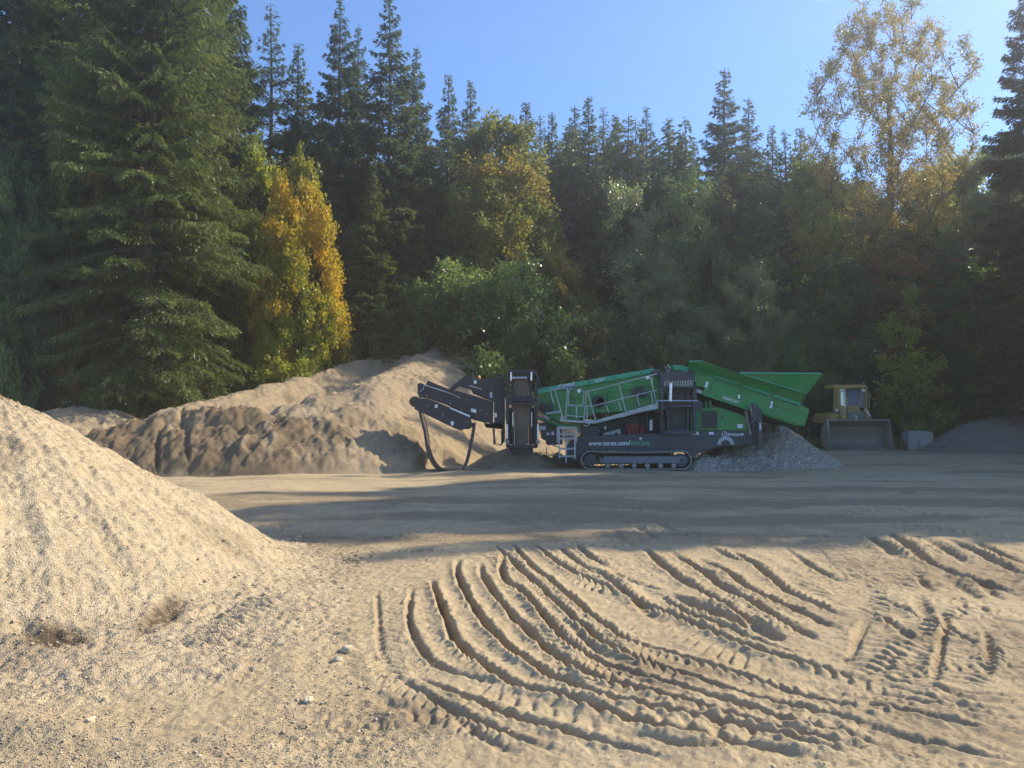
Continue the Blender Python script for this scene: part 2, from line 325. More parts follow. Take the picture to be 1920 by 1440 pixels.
def ground_h(X, Y):
    shp = X.shape; X = X.ravel(); Y = Y.ravel()
    near = (Y > 2) & (Y < 26) & (np.abs(X) < Y * .85 + 3)
    h = .05 * fbm(X, Y, 3.0, 11, 3)
    nf = np.clip(1 - (Y - 14) / 10, .35, 1) * near
    h = h + nf * (.012 * fbm(X, Y, .5, 21, 3) + .007 * fbm(X, Y, .06, 31, 3, .65))
    # loose crumbs pushed up between the tracks
    cr = np.clip(fbm(X, Y, .9, 41, 2) - .15, 0, 1); h = h + nf * cr * .022 * np.abs(fbm(X, Y, .06, 51, 2))
    dark_tint = np.zeros_like(h)
    jx = .009 * fbm(X, Y, .16, 61, 3); jy = .009 * fbm(X, Y, .16, 71, 3)
    for pts, hw, pitch, chev, dep in TREADS:
        sel, d, s, L = path_field(X + jx * .6, Y + jy * .6, gpath(pts), hw)
        ph = (s + chev * np.abs(d) + .15 * pitch * vn(X[sel], Y[sel], .2, 85)) / pitch
        ph = ph - np.floor(ph)
        prof = -np.exp(-((ph - .30) / .15) ** 2) + .55 * np.exp(-((ph - .62) / .20) ** 2)      # lug cut and the crumb pushed up beside it
        win = np.clip((hw - np.abs(d)) / (hw * .3), 0, 1) * np.clip(s / .25, 0, 1) * np.clip((L - s) / .3, 0, 1)
        am = .85 + .3 * vn(X[sel], Y[sel], .6, 81)
        h[sel] += 1.3 * dep * prof * win * np.clip(am, .05, 1.4)
    for i, (pts, dep, w) in enumerate(GROOVES):
        pth = gpath(pts); w = w * (.56 if w < .055 else .66); dep = dep * 1.1; rad = w * 6
        sel, d, s, L = path_field(X + jx, Y + jy, pth, rad)
        e = np.clip(s / .7, 0, 1) ** .7 * np.clip((L - s) / .7, 0, 1) ** .7
        am = .9 + .2 * vn(X[sel], Y[sel], .7, 91 + i)
        wv = w * (1 + .25 * vn(X[sel], Y[sel], .3, 95))
        g = -1 / (1 + np.abs(d / wv) ** 5) + .16 * np.exp(-((d - 1.9 * wv) / (wv * .8)) ** 2) + .22 * np.exp(-((d + 1.9 * wv) / (wv * .8)) ** 2) + .25 * np.exp(-((np.abs(d) - 2.5 * wv) / (wv * 1.8)) ** 2)
        crumb = 1 + .45 * vn(X[sel], Y[sel], .03, 99)
        h[sel] += dep * g * e * am * np.where(np.abs(d) > wv, crumb, 1)
        dark_tint[sel] = np.maximum(dark_tint[sel], np.exp(-(d / (wv * 1.5)) ** 2) * e * .45)  # groove troughs are tinted darker
    lf = np.clip((-.6 - X) / .8, 0, 1) * nf * (Y < 8)
    h = h + lf * np.clip(.4 + .8 * vn(X, Y, .7, 133), .15, 1) * (.012 * fbm(X, Y, .16, 131, 3, .7) + .009 * np.abs(fbm(X, Y, .05, 135, 2)))
    h = h + lf * .05 * np.exp(-((Y - 4.35 - .12 * X * 0 - .1 * vn(X, X * 0, .6, 137)) / .16) ** 2) * np.clip((-1.9 - X) / .5, 0, 1)
    # scraped, damper patches at the right and a turned-over strip at the lower left
    for (cx, cyy, rx, ry, a) in ((1880, 1215, 1.0, .9, .75), (1850, 1080, 1.6, 1.6, .6), (1660, 1015, 1.2, 1.0, .45), (790, 1335, .5, .35, .6), (1900, 1405, .7, .3, .5), (1500, 990, 2.5, 1.2, .3), (150, 1400, 1.3, .5, .15)):
        gx, gy = G(cx, cyy); q = np.exp(-(((X - gx) / rx) ** 2 + ((Y - gy) / ry) ** 2) * 1.2) * np.clip(.75 + .9 * fbm(X, Y, .5, 101, 3), 0, 1.3)
        dark_tint = np.maximum(dark_tint, q * a); h = h + nf * q * a * .03 * fbm(X, Y, .09, 111, 2)
    dark_tint = np.maximum(dark_tint, np.clip(fbm(X, Y, 1.3, 121, 4) - .35, 0, .6) * nf)
    wp_ = np.clip(fbm(X * .22 + Y * .05, Y, 1.1, 141, 5, .6) - .05, 0, 1) * np.clip((Y - 9) / 3, 0, 1) * np.clip((48 - Y) / 10, 0, 1)
    dark_tint = np.maximum(dark_tint, np.clip(wp_ * 1.1, 0, .7)); h = h + .015 * fbm(X * .5, Y, .5, 151, 4, .65) * np.clip((Y - 9) / 3, 0, 1)
    return h.reshape(shp), dark_tint.reshape(shp)
def build_ground():
    ys = [2.3]
    while ys[-1] < 24: ys.append(ys[-1] * 1.0025)
    while ys[-1] < 60: ys.append(ys[-1] * 1.018)
    while ys[-1] < 900: ys.append(ys[-1] * 1.12)
    ys = [-500, -200, -80, -30, -12, -5, -2, -.5, .6, 1.4, 1.9] + ys
    ys = np.array(ys)
    u = np.linspace(-1, 1, 1100)
    ext = np.array([1, 2, 4, 8, 15, 30, 60, 130, 300, 700.])
    wd = np.maximum(.70 * ys + 1.0, 2.6)
    X = np.concatenate([(-wd[:, None] - ext[None, ::-1]), wd[:, None] * u[None, :], (wd[:, None] + ext[None, :])], 1)
    Y = np.repeat(ys[:, None], X.shape[1], 1)
    Z, dark_tint = ground_h(X, Y)
    # the wood stands on ground that rises behind the yard
    Z = Z + np.clip((Y - 54) * .10, 0, 9) * np.clip((Y - 54) / 6, 0, 1)
    n, m = X.shape
    V = np.stack([X, Y, Z], -1).reshape(-1, 3)
    i = np.arange(n * m).reshape(n, m)
    Fq = np.stack([i[:-1, :-1], i[:-1, 1:], i[1:, 1:], i[1:, :-1]], -1).reshape(-1, 4)
    o = mesh_obj("ground", mesh_data("ground", V, [Fq], M['ground'], True, dark_tint.ravel()))
    tag(o, kind="structure")
    return o
build_ground()
def gz(x, y):
    h = ground_h(np.array([float(x)]), np.array([float(y)]))[0][0]
    return float(h + max(0, (y - 54) * .10) * min(1, max(0, (y - 54) / 6)))

# ------------------------------------------------------------------ heaps
def heap_mesh(name, hf, x0, x1, y0, y1, st, m, dark_tint=None, cut=-.04):
    xs = np.arange(x0, x1, st); ys = np.arange(y0, y1, st)
    X, Y = np.meshgrid(xs, ys); Z = hf(X, Y)
    n, k = X.shape; i = np.arange(n * k).reshape(n, k)
    Fq = np.stack([i[:-1, :-1], i[:-1, 1:], i[1:, 1:], i[1:, :-1]], -1).reshape(-1, 4)
    zz = Z.ravel(); Fq = Fq[(zz[Fq] > cut).any(1)]
    used = np.unique(Fq); mp = -np.ones(n * k, int); mp[used] = np.arange(len(used))
    V = np.stack([X.ravel(), Y.ravel(), zz], -1)[used]
    t = None if dark_tint is None else dark_tint(X, Y, Z).ravel()[used]
    return mesh_data(name, V, [mp[Fq]], m, True, t)
def ridge(X, Y, p0, p1, k=.25, s=.62):
    (x0, y0, h0), (x1, y1, h1) = p0, p1
    dx, dy = x1 - x0, y1 - y0; L2 = dx * dx + dy * dy + 1e-9
    t = np.clip(((X - x0) * dx + (Y - y0) * dy) / L2, 0, 1)
    d = np.hypot(X - x0 - t * dx, Y - y0 - t * dy)
    return h0 + (h1 - h0) * t + s * k - np.sqrt((s * d) ** 2 + (s * k) ** 2)
def smax(hs, k=.12):
    r = hs[0]
    for h in hs[1:]:
        q = np.clip(.5 + .5 * (h - r) / k, 0, 1); r = r * (1 - q) + h * q + k * q * (1 - q)
    return r

# near gravel pile at the left
def gp_base(X, Y):
    wob = .07 * fbm(X, Y, 1.1, 207, 3) - .04
    a = ridge(X, Y, (-5.62, 8.1, 2.02), (-8.4, 8.0, 2.2), .38, .65) + wob
    a = np.where(a < .22, .22 * np.exp((a - .22) / .22), a) - .014
    tail = .17 - .115 * np.hypot((X + 2.7) * 1.05, (Y - 6.35) * .85) ** 1.25 + .025 * fbm(X, Y, .4, 205, 3)    # low apron trodden at its foot
    tail = np.minimum(tail, .07)
    return smax([a, tail - .03], .12)
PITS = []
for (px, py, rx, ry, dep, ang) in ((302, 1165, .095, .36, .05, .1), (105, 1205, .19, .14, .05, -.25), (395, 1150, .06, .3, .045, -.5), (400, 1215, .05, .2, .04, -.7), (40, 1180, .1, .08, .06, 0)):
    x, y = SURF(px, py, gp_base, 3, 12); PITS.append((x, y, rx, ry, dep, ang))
def gp_h(X, Y):
    h = gp_base(X, Y)
    on = np.clip((h - .02) / .25, 0, 1)
    h = h + .016 * fbm(X * 1.2 + Y * .3, Y, .5, 211, 3) * on + .014 * fbm(X, Y, .05, 221, 2, .9)
    # slip runs down the slope
    an = np.arctan2(Y - 8.4, X + 5.5); h = h + .022 * fbm(an * 9, np.hypot(X + 5.5, Y - 8.4) * .25, .5, 231, 3) * on
    for (x, y, rx, ry, dep, ang) in PITS:
        c, s = math.cos(ang), math.sin(ang); dx = X - x; dy = Y - y
        e = ((dx * c + dy * s) / rx) ** 2 + ((-dx * s + dy * c) / ry) ** 2
        h = h - dep * np.exp(-e ** 1.5) 
    # lug prints running up the foot of the pile
    pth = smooth_path([G(380, 1230), G(430, 1185), G(500, 1140)])
    sh = X.shape; Xr, Yr, hr = X.ravel(), Y.ravel(), h.ravel().copy()
    sel, d, s, L = path_field(Xr, Yr, pth, .16)
    hr[sel] += .03 * np.sin(s / .10 * 2 * np.pi) * np.clip((.16 - np.abs(d)) / .05, 0, 1)
    return hr.reshape(sh)
def gp_dark(X, Y, Z):
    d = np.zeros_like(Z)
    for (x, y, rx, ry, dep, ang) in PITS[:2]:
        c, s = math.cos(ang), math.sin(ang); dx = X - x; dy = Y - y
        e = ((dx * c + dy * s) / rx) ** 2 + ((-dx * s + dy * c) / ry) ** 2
        d = np.maximum(d, .97 * np.exp(-(e / 1.7) ** 2.5) * np.clip(.9 + .5 * vn(X, Y, .03, 243), .4, 1))  # first two pits are coloured darker than the gravel around them
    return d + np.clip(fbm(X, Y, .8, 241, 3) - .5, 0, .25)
o = mesh_obj("gravel_pile", heap_mesh("gravel_pile", lambda X, Y: gp_h(X, Y) + ground_h(X, Y)[0] * .5, -11, -.6, 4.0, 12.2, .0165, M['gravel'], gp_dark, .0))
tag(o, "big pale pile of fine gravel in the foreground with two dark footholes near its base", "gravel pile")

# large sand stockpile
def w3(px, py, D): x, y, z = W(px, py, D); return (x, y, z)
RB = [w3(330, 764, 27.5), w3(430, 744, 30), w3(560, 704, 34.5), w3(650, 678, 37.5), w3(740, 659, 40.5), w3(845, 645, 43)]
RC = [w3(545, 770, 26.6), w3(610, 742, 28), w3(690, 716, 29.8), w3(790, 668, 37), w3(830, 652, 41)]
RA = [w3(268, 782, 24.6), w3(330, 770, 25.0), w3(470, 770, 25.2), w3(540, 790, 25.0)]
RD = [w3(520, 800, 24.4), w3(610, 780, 25.4), w3(680, 752, 27.4), w3(705, 720, 29.8)]
rs = random.Random(5); HEAPS = []
for Rr, n in ((RB, 30), (RC, 26)):
    for i in range(n):
        q = rs.random() * (len(Rr) - 1.001); k = int(q); t = q - k
        p = [Rr[k][j] * (1 - t) + Rr[k + 1][j] * t for j in range(3)]
        ax = rs.uniform(-.7, .7); ay = rs.uniform(-1.2, 1.2)
        HEAPS.append(((p[0] + ax - .5, p[1] + ay, p[2] + .02 - .5 * abs(ay) - .3 * abs(ax)), (p[0] + ax + rs.uniform(.3, 1.3), p[1] + ay + rs.uniform(-.3, .5), p[2] - .1 - .5 * abs(ay) - .3 * abs(ax))))
for i in range(16):
    a = rs.random(); HEAPS.append(((-8.6 + 5 * a, 28.5 + 6 * rs.random() + a * 2, 2.2 + a * 1.3), (-7.8 + 5 * a, 29 + 5 * rs.random() + a * 2, 2.1 + a * 1.3)))
def sp_h(X, Y):
    hs = []
    for Rr in (RB, RC, RA, RD):
        dr = .05 if Rr in (RB, RC) else 0
        for a, b in zip(Rr[:-1], Rr[1:]): hs.append(ridge(X, Y, (a[0], a[1], a[2] - dr), (b[0], b[1], b[2] - dr), .45, .63))
    h = smax(hs, .15)
    h = np.minimum(h, 99)
    hp = [ridge(X, Y, a, b, .15, .78) for a, b in HEAPS]
    h = smax([h] + hp, .05)
    on = np.clip(h / .5, 0, 1)
    fr = np.clip((27.5 - Y) / 3, 0, 1)
    fl = np.clip(1 - np.abs(X + 10) / 4.5, 0, 1) * fr
    h = h + on * (.13 * fbm(X, Y * .6, 1.6, 301, 3) + (.05 + .06 * fr) * fbm(X * 1.2, Y * .8, .45, 311, 4, .68) + (.015 + .045 * fl) * np.abs(fbm(X, Y, .16, 321, 3, .7)))
    # gullies down the front of the left lobe
    h = h - fl * on * .22 * np.clip(1 - np.abs(vn(X + .5 * (Y - 24), Y * .25, .8, 331)) / .22, 0, 1)
    ty = np.interp(X, [-8, -6.6, -3.9, -2.9, -2.3, -.5], [21.6, 21.7, 23.0, 24.6, 26.0, 26.6])
    toe = np.clip((Y - ty - .25 * vn(X, X * 0, 1.5, 341)) / .5, 0, 1)
    return np.where(toe < 1, np.minimum(h, h * toe + (1 - toe) * -.1), h)
def sp_damp_shade(X, Y, Z):
    return np.clip(.15 * np.clip(.6 + fbm(X, Y, .3, 371, 3), 0, 1.3) + 1.1 * np.clip((26.0 - Y) / 1.6, 0, 1) * np.clip(1 - (X + 6.6) / 2.0, 0, 1) * np.clip(.85 + .6 * fbm(X, Y, .5, 351, 4, .7), 0, 1) + .5 * np.clip(fbm(X, Y, 1.1, 361, 3) - .3, 0, 1), 0, .92)  # patchy damp tone, plus shade painted onto the front-left face
o = mesh_obj("sand_pile", heap_mesh("sand_stockpile", sp_h, -18, 5, 21.2, 50, .05, M['sand'], sp_damp_shade))
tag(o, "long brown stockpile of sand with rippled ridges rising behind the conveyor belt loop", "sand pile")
def small_heap(px, py, D, seed, slope, m, label, name="sand_pile", cat="sand pile", st=.05, r=1.0, group=None, x2=None, flat=.4, rough=.05):
    x, y, z = W(px, py, D)
    p2 = (x + .3, y + .1, z) if x2 is None else W(*x2)
    rad = max(z, p2[2]) / slope + 1.2
    def hf(X, Y):
        h = ridge(X, Y, (x, y, z), p2, flat, slope); on = np.clip(h / .3, 0, 1)
        return h + on * (.10 * fbm(X, Y, 1.2, seed, 3) + rough * fbm(X, Y, .25, seed + 7, 3, .7))
    o = mesh_obj(name, heap_mesh(name, hf, min(x, p2[0]) - rad, max(x, p2[0]) + rad, min(y, p2[1]) - rad, max(y, p2[1]) + rad, st, m, (lambda X, Y, Z: np.clip(fbm(X, Y, 1, seed, 3) * .4, 0, .4)) if m in (M['sand'],) else None))
    return tag(o, label, cat, group)
small_heap(120, 763, 29, 401, .6, M['sand'], "low flat-topped sand pile under the dark firs at far left", x2=(215, 770, 30), flat=.7)
small_heap(1426, 793, 27.3, 411, .70, M['crushed'], "grey crushed stone heap with a bright edge under the green hopper", "stone_pile", "stone pile", .04, rough=.05)
small_heap(1375, 850, 25.9, 421, .5, M['crushed'], "low heap of coarse grey stone beneath the rear chassis of the screener", "stone_pile", "stone pile", .035, x2=(1325, 858, 25.6), rough=.08)
small_heap(1880, 781, 39, 431, .5, M['soil'], "broad dark soil mound in shade at the far right edge", "soil_mound", "soil mound", .08, x2=(2010, 778, 39), flat=1.0)
small_heap(955, 842, 26.3, 441, .55, M['sand'], "small brown sand heap in the shade below the front side conveyor", "sand_pile", x2=(985, 846, 26.2))
small_heap(1030, 846, 27.2, 451, .5, M['sand'], "small sunlit sand heap left of the screener ladder", "sand_pile", x2=(1012, 846, 27.0))

# loose stones
def stones(name, pts, sizes, m, seed):
    rg = np.random.RandomState(seed); n = len(pts)
    base = np.array([(1, 0, 0), (.3, .95, 0), (-.8, .6, .1), (-.8, -.6, 0), (.3, -.95, .1), (.1, .1, .75), (0, 0, -.6)], float)
    tri = np.array([(0, 1, 5), (1, 2, 5), (2, 3, 5), (3, 4, 5), (4, 0, 5), (1, 0, 6), (2, 1, 6), (3, 2, 6), (4, 3, 6), (0, 4, 6)])
    P = base[None] * (1 + .35 * (rg.rand(n, 7, 1) - .5)) * np.stack([np.ones(n), .6 + .4 * rg.rand(n), .5 + .4 * rg.rand(n)], -1)[:, None]
    a = rg.rand(n) * 6.28; c, s = np.cos(a)[:, None], np.sin(a)[:, None]
    x = P[..., 0] * c - P[..., 1] * s; y = P[..., 0] * s + P[..., 1] * c
    P = np.stack([x, y, P[..., 2]], -1) * sizes[:, None, None] + pts[:, None]
    Fc = (tri[None] + 7 * np.arange(n)[:, None, None]).reshape(-1, 3)
    return mesh_data(name, P.reshape(-1, 3), [Fc], m, False)
rg = np.random.RandomState(3)
n = 26000
px = -40 + 860 * rg.rand(n) ** 1.2 ; py = rg.uniform(1130, 1460, n)
px2 = rg.uniform(0, 1960, 5000); py2 = rg.uniform(960, 1460, 5000)
px = np.concatenate([px, px2]); py = np.concatenate([py, py2])
gx, gy = [], []
for a, b in zip(px, py):
    g = G(a, b); gx.append(g[0]); gy.append(g[1])
gx = np.array(gx); gy = np.array(gy)
Zg = ground_h(gx, gy)[0]; Zp = gp_h(gx, gy) + Zg * .5
Zs = np.maximum(Zg, Zp)
keep = fbm(gx, gy, .6, 77, 3) > -.25 + .9 * np.clip(gx + 1.2, 0, .5)
sz = .003 + .005 * rg.rand(len(gx)) ** 3 + .010 * (rg.rand(len(gx)) > .992)
o = mesh_obj("gravel", stones("gravel", np.stack([gx, gy, Zs + sz * .25], -1)[keep], sz[keep], M['pebble'], 9))
tag(o, kind="stuff")
n = 16000                                # pebbles lying on the flank of the pile
gx = rg.uniform(-8.5, -1.6, n); gy = rg.uniform(4.6, 9.2, n); Zp = gp_h(gx, gy) + ground_h(gx, gy)[0] * .5
k = Zp > .1
for (x_, y_, rx_, ry_, dp_, an_) in PITS[:2]: k &= np.hypot((gx - x_) / .16, (gy - y_) / .3) > 1
sz = .004 + .006 * rg.rand(n) ** 3
o = mesh_obj("gravel", stones("gravel", np.stack([gx, gy, Zp + sz * .3], -1)[k], sz[k], M['pebble'], 10))
tag(o, kind="stuff")
n = 420                                 # coarser stones that rolled to the foot
an = rg.uniform(-1.9, .5, n); rr_ = 3.05 + .28 * rg.randn(n) + .3 * rg.rand(n); gx = -5.6 + rr_ * np.cos(an) * 1.05; gy = 8.1 + rr_ * np.sin(an)
Zf = np.maximum(gp_h(gx, gy) + ground_h(gx, gy)[0] * .5, ground_h(gx, gy)[0]); sz = .008 + .018 * rg.rand(n) ** 3
o = mesh_obj("gravel", stones("gravel", np.stack([gx, gy, Zf + sz * .3], -1), sz, M['pebble'], 12))
tag(o, kind="stuff")
def rock(px, py, s, label, seed, m='pebble'):
    x, y = G(px, py); z = max(gz(x, y), float(gp_h(np.array([x]), np.array([y]))[0]))
    import bmesh
    bm = bmesh.new(); bmesh.ops.create_icosphere(bm, subdivisions=3, radius=1)
    rr = random.Random(seed); off = Vector((rr.random() * 9, rr.random() * 9, rr.random() * 9))
    from mathutils import noise as mn
    for v in bm.verts:
        q = v.co.normalized(); r = 1 + .35 * mn.noise(q * 1.3 + off) + .12 * mn.noise(q * 4 + off)
        v.co = Vector((q.x * r, q.y * r * .8, q.z * r * .6)) * s
    me = bpy.data.meshes.new("rock"); bm.to_mesh(me); bm.free(); me.materials.append(M[m])
    o = mesh_obj("rock", me); o.location = (x, y, z + s * .25); o.rotation_euler = (0, 0, rr.random() * 6)
    tag(o, label, "rock", "loose rocks on the yard")
rock(578, 1313, .035, "fist-sized pale rock lying alone on the crushed ground below the gravel pile", 1)
rock(652, 1225, .05, "larger of two pale flat rocks at the gravel apron's edge beside the curved tracks", 2)
rock(632, 1243, .035, "smaller of two pale flat rocks at the gravel apron's edge beside the curved tracks", 3)
rock(168, 1366, .03, "small whitish rock in the lower left corner below the gravel pile", 4)
rock(247, 1212, .03, "round whitish pebble-like rock just left of the tall dark foothole in the gravel", 5)
# ------------------------------------------------------------------ trees
def tubes(paths, sides=6):
    """paths: list of (points Nx3, radii N) -> verts, quads"""
    Vs, Fs = [], []; off = 0
    for P, r in paths:
        P = np.asarray(P, float); r = np.asarray(r, float)
        T = np.gradient(P, axis=0); T /= (np.linalg.norm(T, axis=1)[:, None] + 1e-9)
        ref = np.array([0, 0, 1.]) if abs(T[0, 2]) < .9 else np.array([1., 0, 0])
        A = np.cross(T, ref); A /= (np.linalg.norm(A, axis=1)[:, None] + 1e-9); B = np.cross(T, A)
        an = np.arange(sides) * 2 * np.pi / sides
        ring = P[:, None] + r[:, None, None] * (np.cos(an)[None, :, None] * A[:, None] + np.sin(an)[None, :, None] * B[:, None])
        n = len(P); i = np.arange(n * sides).reshape(n, sides); j = np.roll(i, -1, 1)
        Fs.append(np.stack([i[:-1], j[:-1], j[1:], i[1:]], -1).reshape(-1, 4) + off)
        Vs.append(ring.reshape(-1, 3)); off += n * sides
    return np.concatenate(Vs), np.concatenate(Fs)
def kites(P, Dv, L, Wd, rg, roll=None):
    """leaf shaped quads: root P, direction Dv, length L, width Wd"""
    n = len(P); Dv = Dv / (np.linalg.norm(Dv, axis=1)[:, None] + 1e-9)
    rnd = rg.randn(n, 3) if roll is None else roll
    S = np.cross(Dv, rnd); S /= (np.linalg.norm(S, axis=1)[:, None] + 1e-9)
    L = L[:, None]; Wd = Wd[:, None]
    v = np.stack([P, P + Dv * L * .45 + S * Wd * .5, P + Dv * L, P + Dv * L * .45 - S * Wd * .5], 1)
    return v.reshape(-1, 3), np.arange(n * 4).reshape(n, 4)
def conifer(seed, H, Rm, cb=.08, n_tuft=36000, density=1.0, droop=.28, tl=.34, tw=.10, power=.8, sparse=0.0, rise=.25, ramps=(.0, 1.0)):
    rg = np.random.RandomState(seed)
    bz, ba, bl = [], [], []
    z = H * cb
    while z < H * .993:
        t = (z - H * cb) / (H * (1 - cb))
        nb = rg.randint(4, 7) if t < .9 else 4
        prof = ((1 - t) ** power) * min(1, .55 + t * 2.2)
        if True:
            for k in range(nb):
                if rg.rand() < sparse * .45: continue
                bz.append(z + rg.uniform(-.3, .3) * min(1, (H - z) / 4)); ba.append(rg.rand() * 6.283)
                bl.append(max(.16 + .2 * (1 - t), Rm * prof * rg.uniform(.5, 1.15)))
        z += (.32 - .14 * t) / density
    bz = np.array(bz); ba = np.array(ba); bl = np.array(bl); nb = len(bz)
    tt = bz / H
    up = rise * (tt - .35) * 1.6 + .35 * np.clip((tt - .8) / .2, 0, 1) + rg.uniform(-.14, .14, nb)                      # lower limbs droop, upper limbs rise
    def bpt(i, t):
        L = bl[i]; r = L * t
        dz = L * (up[i] * t - droop * t ** 2 * (1.2 - tt[i]) + .16 * t ** 4)
        lean = .06 * np.sin(bz[i] * .7) * 0
        return np.stack([np.cos(ba[i]) * r, np.sin(ba[i]) * r, bz[i] + dz], -1)
    pr = bl ** 1.2 + .05; pr /= pr.sum()
    i = rg.choice(nb, n_tuft, p=pr)
    t = .10 + .90 * rg.rand(n_tuft) ** .65
    side = rg.choice([-1, 1], n_tuft); s = rg.rand(n_tuft) ** .8
    L = bl[i]
    tl_ = L * (.34 * (1 - t) + .10) * np.clip(t * 3, .4, 1)          # side twig length
    # twigs sit at discrete stations so sprays read as sprays
    st = np.round(t * L / .22) * .22 / L; st = np.clip(st, .08, 1)
    base = bpt(i, st)
    out = np.stack([np.cos(ba[i]), np.sin(ba[i]), np.zeros(n_tuft)], -1)
    perp = np.stack([-np.sin(ba[i]), np.cos(ba[i]), np.zeros(n_tuft)], -1) * side[:, None]
    td = out * .62 + perp * .78
    q = s * tl_
    P = base + td * q[:, None]
    P[:, 2] -= .30 * q * s + .10 * rg.rand(n_tuft) * q
    P += rg.randn(n_tuft, 3) * .025
    Dv = td + out * .25 + rg.randn(n_tuft, 3) * .38; Dv[:, 2] -= .35 + .35 * s
    fs = np.clip(.45 + .3 * L, .4, 1.0); Ls = tl * .8 * fs * (.6 + .8 * rg.rand(n_tuft)); Ws = tw * .75 * fs * (.6 + .8 * rg.rand(n_tuft))
    roll = rg.randn(n_tuft, 3) * .6 + np.array([0, 0, 1.])
    V, Q = kites(P, Dv, Ls, Ws, rg, roll)
    clump = np.random.RandomState(seed + 1).rand(nb)[i]
    tint = np.clip(.15 + .45 * clump + .25 * t * s + .25 * (rg.rand(n_tuft) - .3), ramps[0], ramps[1])
    # trunk and limbs
    zz = np.linspace(0, H, 14); rad = (.0095 * H) * (1 - zz / H) ** .9 + .015; rad[0] *= 1.35
    wob = np.stack([.05 * np.sin(zz * .5 + seed), .05 * np.cos(zz * .4 + seed), zz], -1); wob[:, :2] *= (zz / H)[:, None]
    paths = [(wob, rad)]
    ts = np.linspace(0, .96, 5)
    tv, tq = tubes(paths, 8)
    lp = []
    for k in range(nb):
        if bl[k] < .5: continue
        lp.append((bpt(np.full(5, k), ts), .012 + .011 * bl[k] * (1 - ts) ** .8))
    lv, lq = tubes(lp, 3)
    # a few bare dead snags low on the stem
    return (V, Q, tint), (np.concatenate([tv, lv]), np.concatenate([tq, lq + len(tv)]))
def broadleaf(seed, H, cz0, cr, n_leaf=30000, ls=.16, n_cl=80, stems=1, shape=lambda t: math.sin(math.pi * min(1, max(0, t)) ** .75) ** .6, limb_r=.11, twig=.7, attach=.55, spread=.5, clr=.55, bow=.12, shell=.45, trunk_top=.75, hang=.15):
    """crown between heights cz0 and H, radius cr times shape(t)"""
    rg = np.random.RandomState(seed)
    C = []
    tries = 0
    while len(C) < n_cl and tries < 20000:
        tries += 1
        t = rg.rand(); z = cz0 + (H - cz0) * t; r = cr * shape(t)
        if rg.rand() > (r / cr) ** 1.2 + .05: continue
        a = rg.rand() * 6.283; rho = r * (shell + (1 - shell) * rg.rand() ** .5) * (.85 + .3 * rg.rand())
        if rg.rand() < .2: rho *= rg.rand()
        p = np.array([math.cos(a) * rho, math.sin(a) * rho, z])
        if C and min(np.linalg.norm(p - c) for c in C) < clr * .8: continue
        C.append(p)
    C = np.array(C); C = C[np.argsort(C[:, 2])]
    paths = []
    nodes = []
    for s in range(stems):
        a = rg.rand() * 6.283; off = 0 if stems == 1 else .25
        top = H * trunk_top if stems == 1 else H * rg.uniform(.6, .9)
        ex = 0 if stems == 1 else cr * .45
        zz = np.linspace(0, top, 10); f = zz / top
        P = np.stack([math.cos(a) * (off + ex * f ** 1.4) + .08 * np.sin(zz * .6 + s), math.sin(a) * (off + ex * f ** 1.4) + .08 * np.cos(zz * .5 + s), zz], -1)
        P[0, :2] = [math.cos(a) * off, math.sin(a) * off]
        r = limb_r * (1 - .85 * f) / (stems ** .35); r[0] *= 1.25
        paths.append((P, r)); nodes.append(P[2:])
    nodes = np.concatenate(nodes)
    Vl, Dl, Cl = [], [], []
    per = n_leaf // len(C)
    tj = np.linspace(0, 1, 6)
    for ci, c in enumerate(C):
        d = np.hypot(nodes[:, 0] - c[0], nodes[:, 1] - c[1])
        za = c[2] - (d * attach + .3)
        cost = np.abs(nodes[:, 2] - za) + .9 * d
        j = int(np.argmin(cost)); a0 = nodes[j]
        L = np.linalg.norm(c - a0)
        mid = (a0 + c) / 2 + np.array([0, 0, -bow * L]) + rg.randn(3) * .05 * L
        P = (1 - tj)[:, None] ** 2 * a0 + 2 * (tj * (1 - tj))[:, None] * mid + tj[:, None] ** 2 * c
        paths.append((P, np.maximum(.008, (.010 + .012 * L) * (1 - .8 * tj))))
        nodes = np.concatenate([nodes, P[2:5]])
        # twigs with leaves along them
        nt = 9
        out = c - a0; out /= (np.linalg.norm(out) + 1e-6)
        for k in range(nt):
            dr = out * spread + rg.randn(3) * .6; dr[2] += .1; dr /= np.linalg.norm(dr)
            tlz = clr * twig * rg.uniform(.6, 1.5); b = P[rg.randint(3, 6)]
            e = b + dr * tlz; paths.append((np.array([b, (b + e) / 2 + [0, 0, .03], e]), np.array([.010, .007, .003])))
            m = per // nt
            f = rg.rand(m) ** .7
            Vl.append(b + (e - b) * f[:, None] + rg.randn(m, 3) * clr * .17)
            dd = dr + rg.randn(m, 3) * .8; dd[:, 2] -= hang * 3
            Dl.append(dd); Cl.append(np.full(m, rg.rand() * .35 + .65 * (.5 + .5 * math.sin(c[2] * 1.1 + c[0] * .9 + seed))))
    Pl = np.concatenate(Vl); Dl = np.concatenate(Dl); Cl = np.concatenate(Cl); n = len(Pl)
    V, Q = kites(Pl, Dl, ls * (.6 + .8 * rg.rand(n)), ls * .72 * (.6 + .8 * rg.rand(n)), rg)
    tint = np.clip(.1 + .7 * Cl + .3 * (rg.rand(n) - .4), 0, 1)
    big = [p for p in paths if p[1][0] > .02]; small = [p for p in paths if p[1][0] <= .02]
    v1, q1 = tubes(big, 7); v2, q2 = tubes(small, 3) if small else (np.zeros((0, 3)), np.zeros((0, 4), int))
    return (V, Q, tint), (np.concatenate([v1, v2]), np.concatenate([q1, q2 + len(v1)]))
TREES = {}
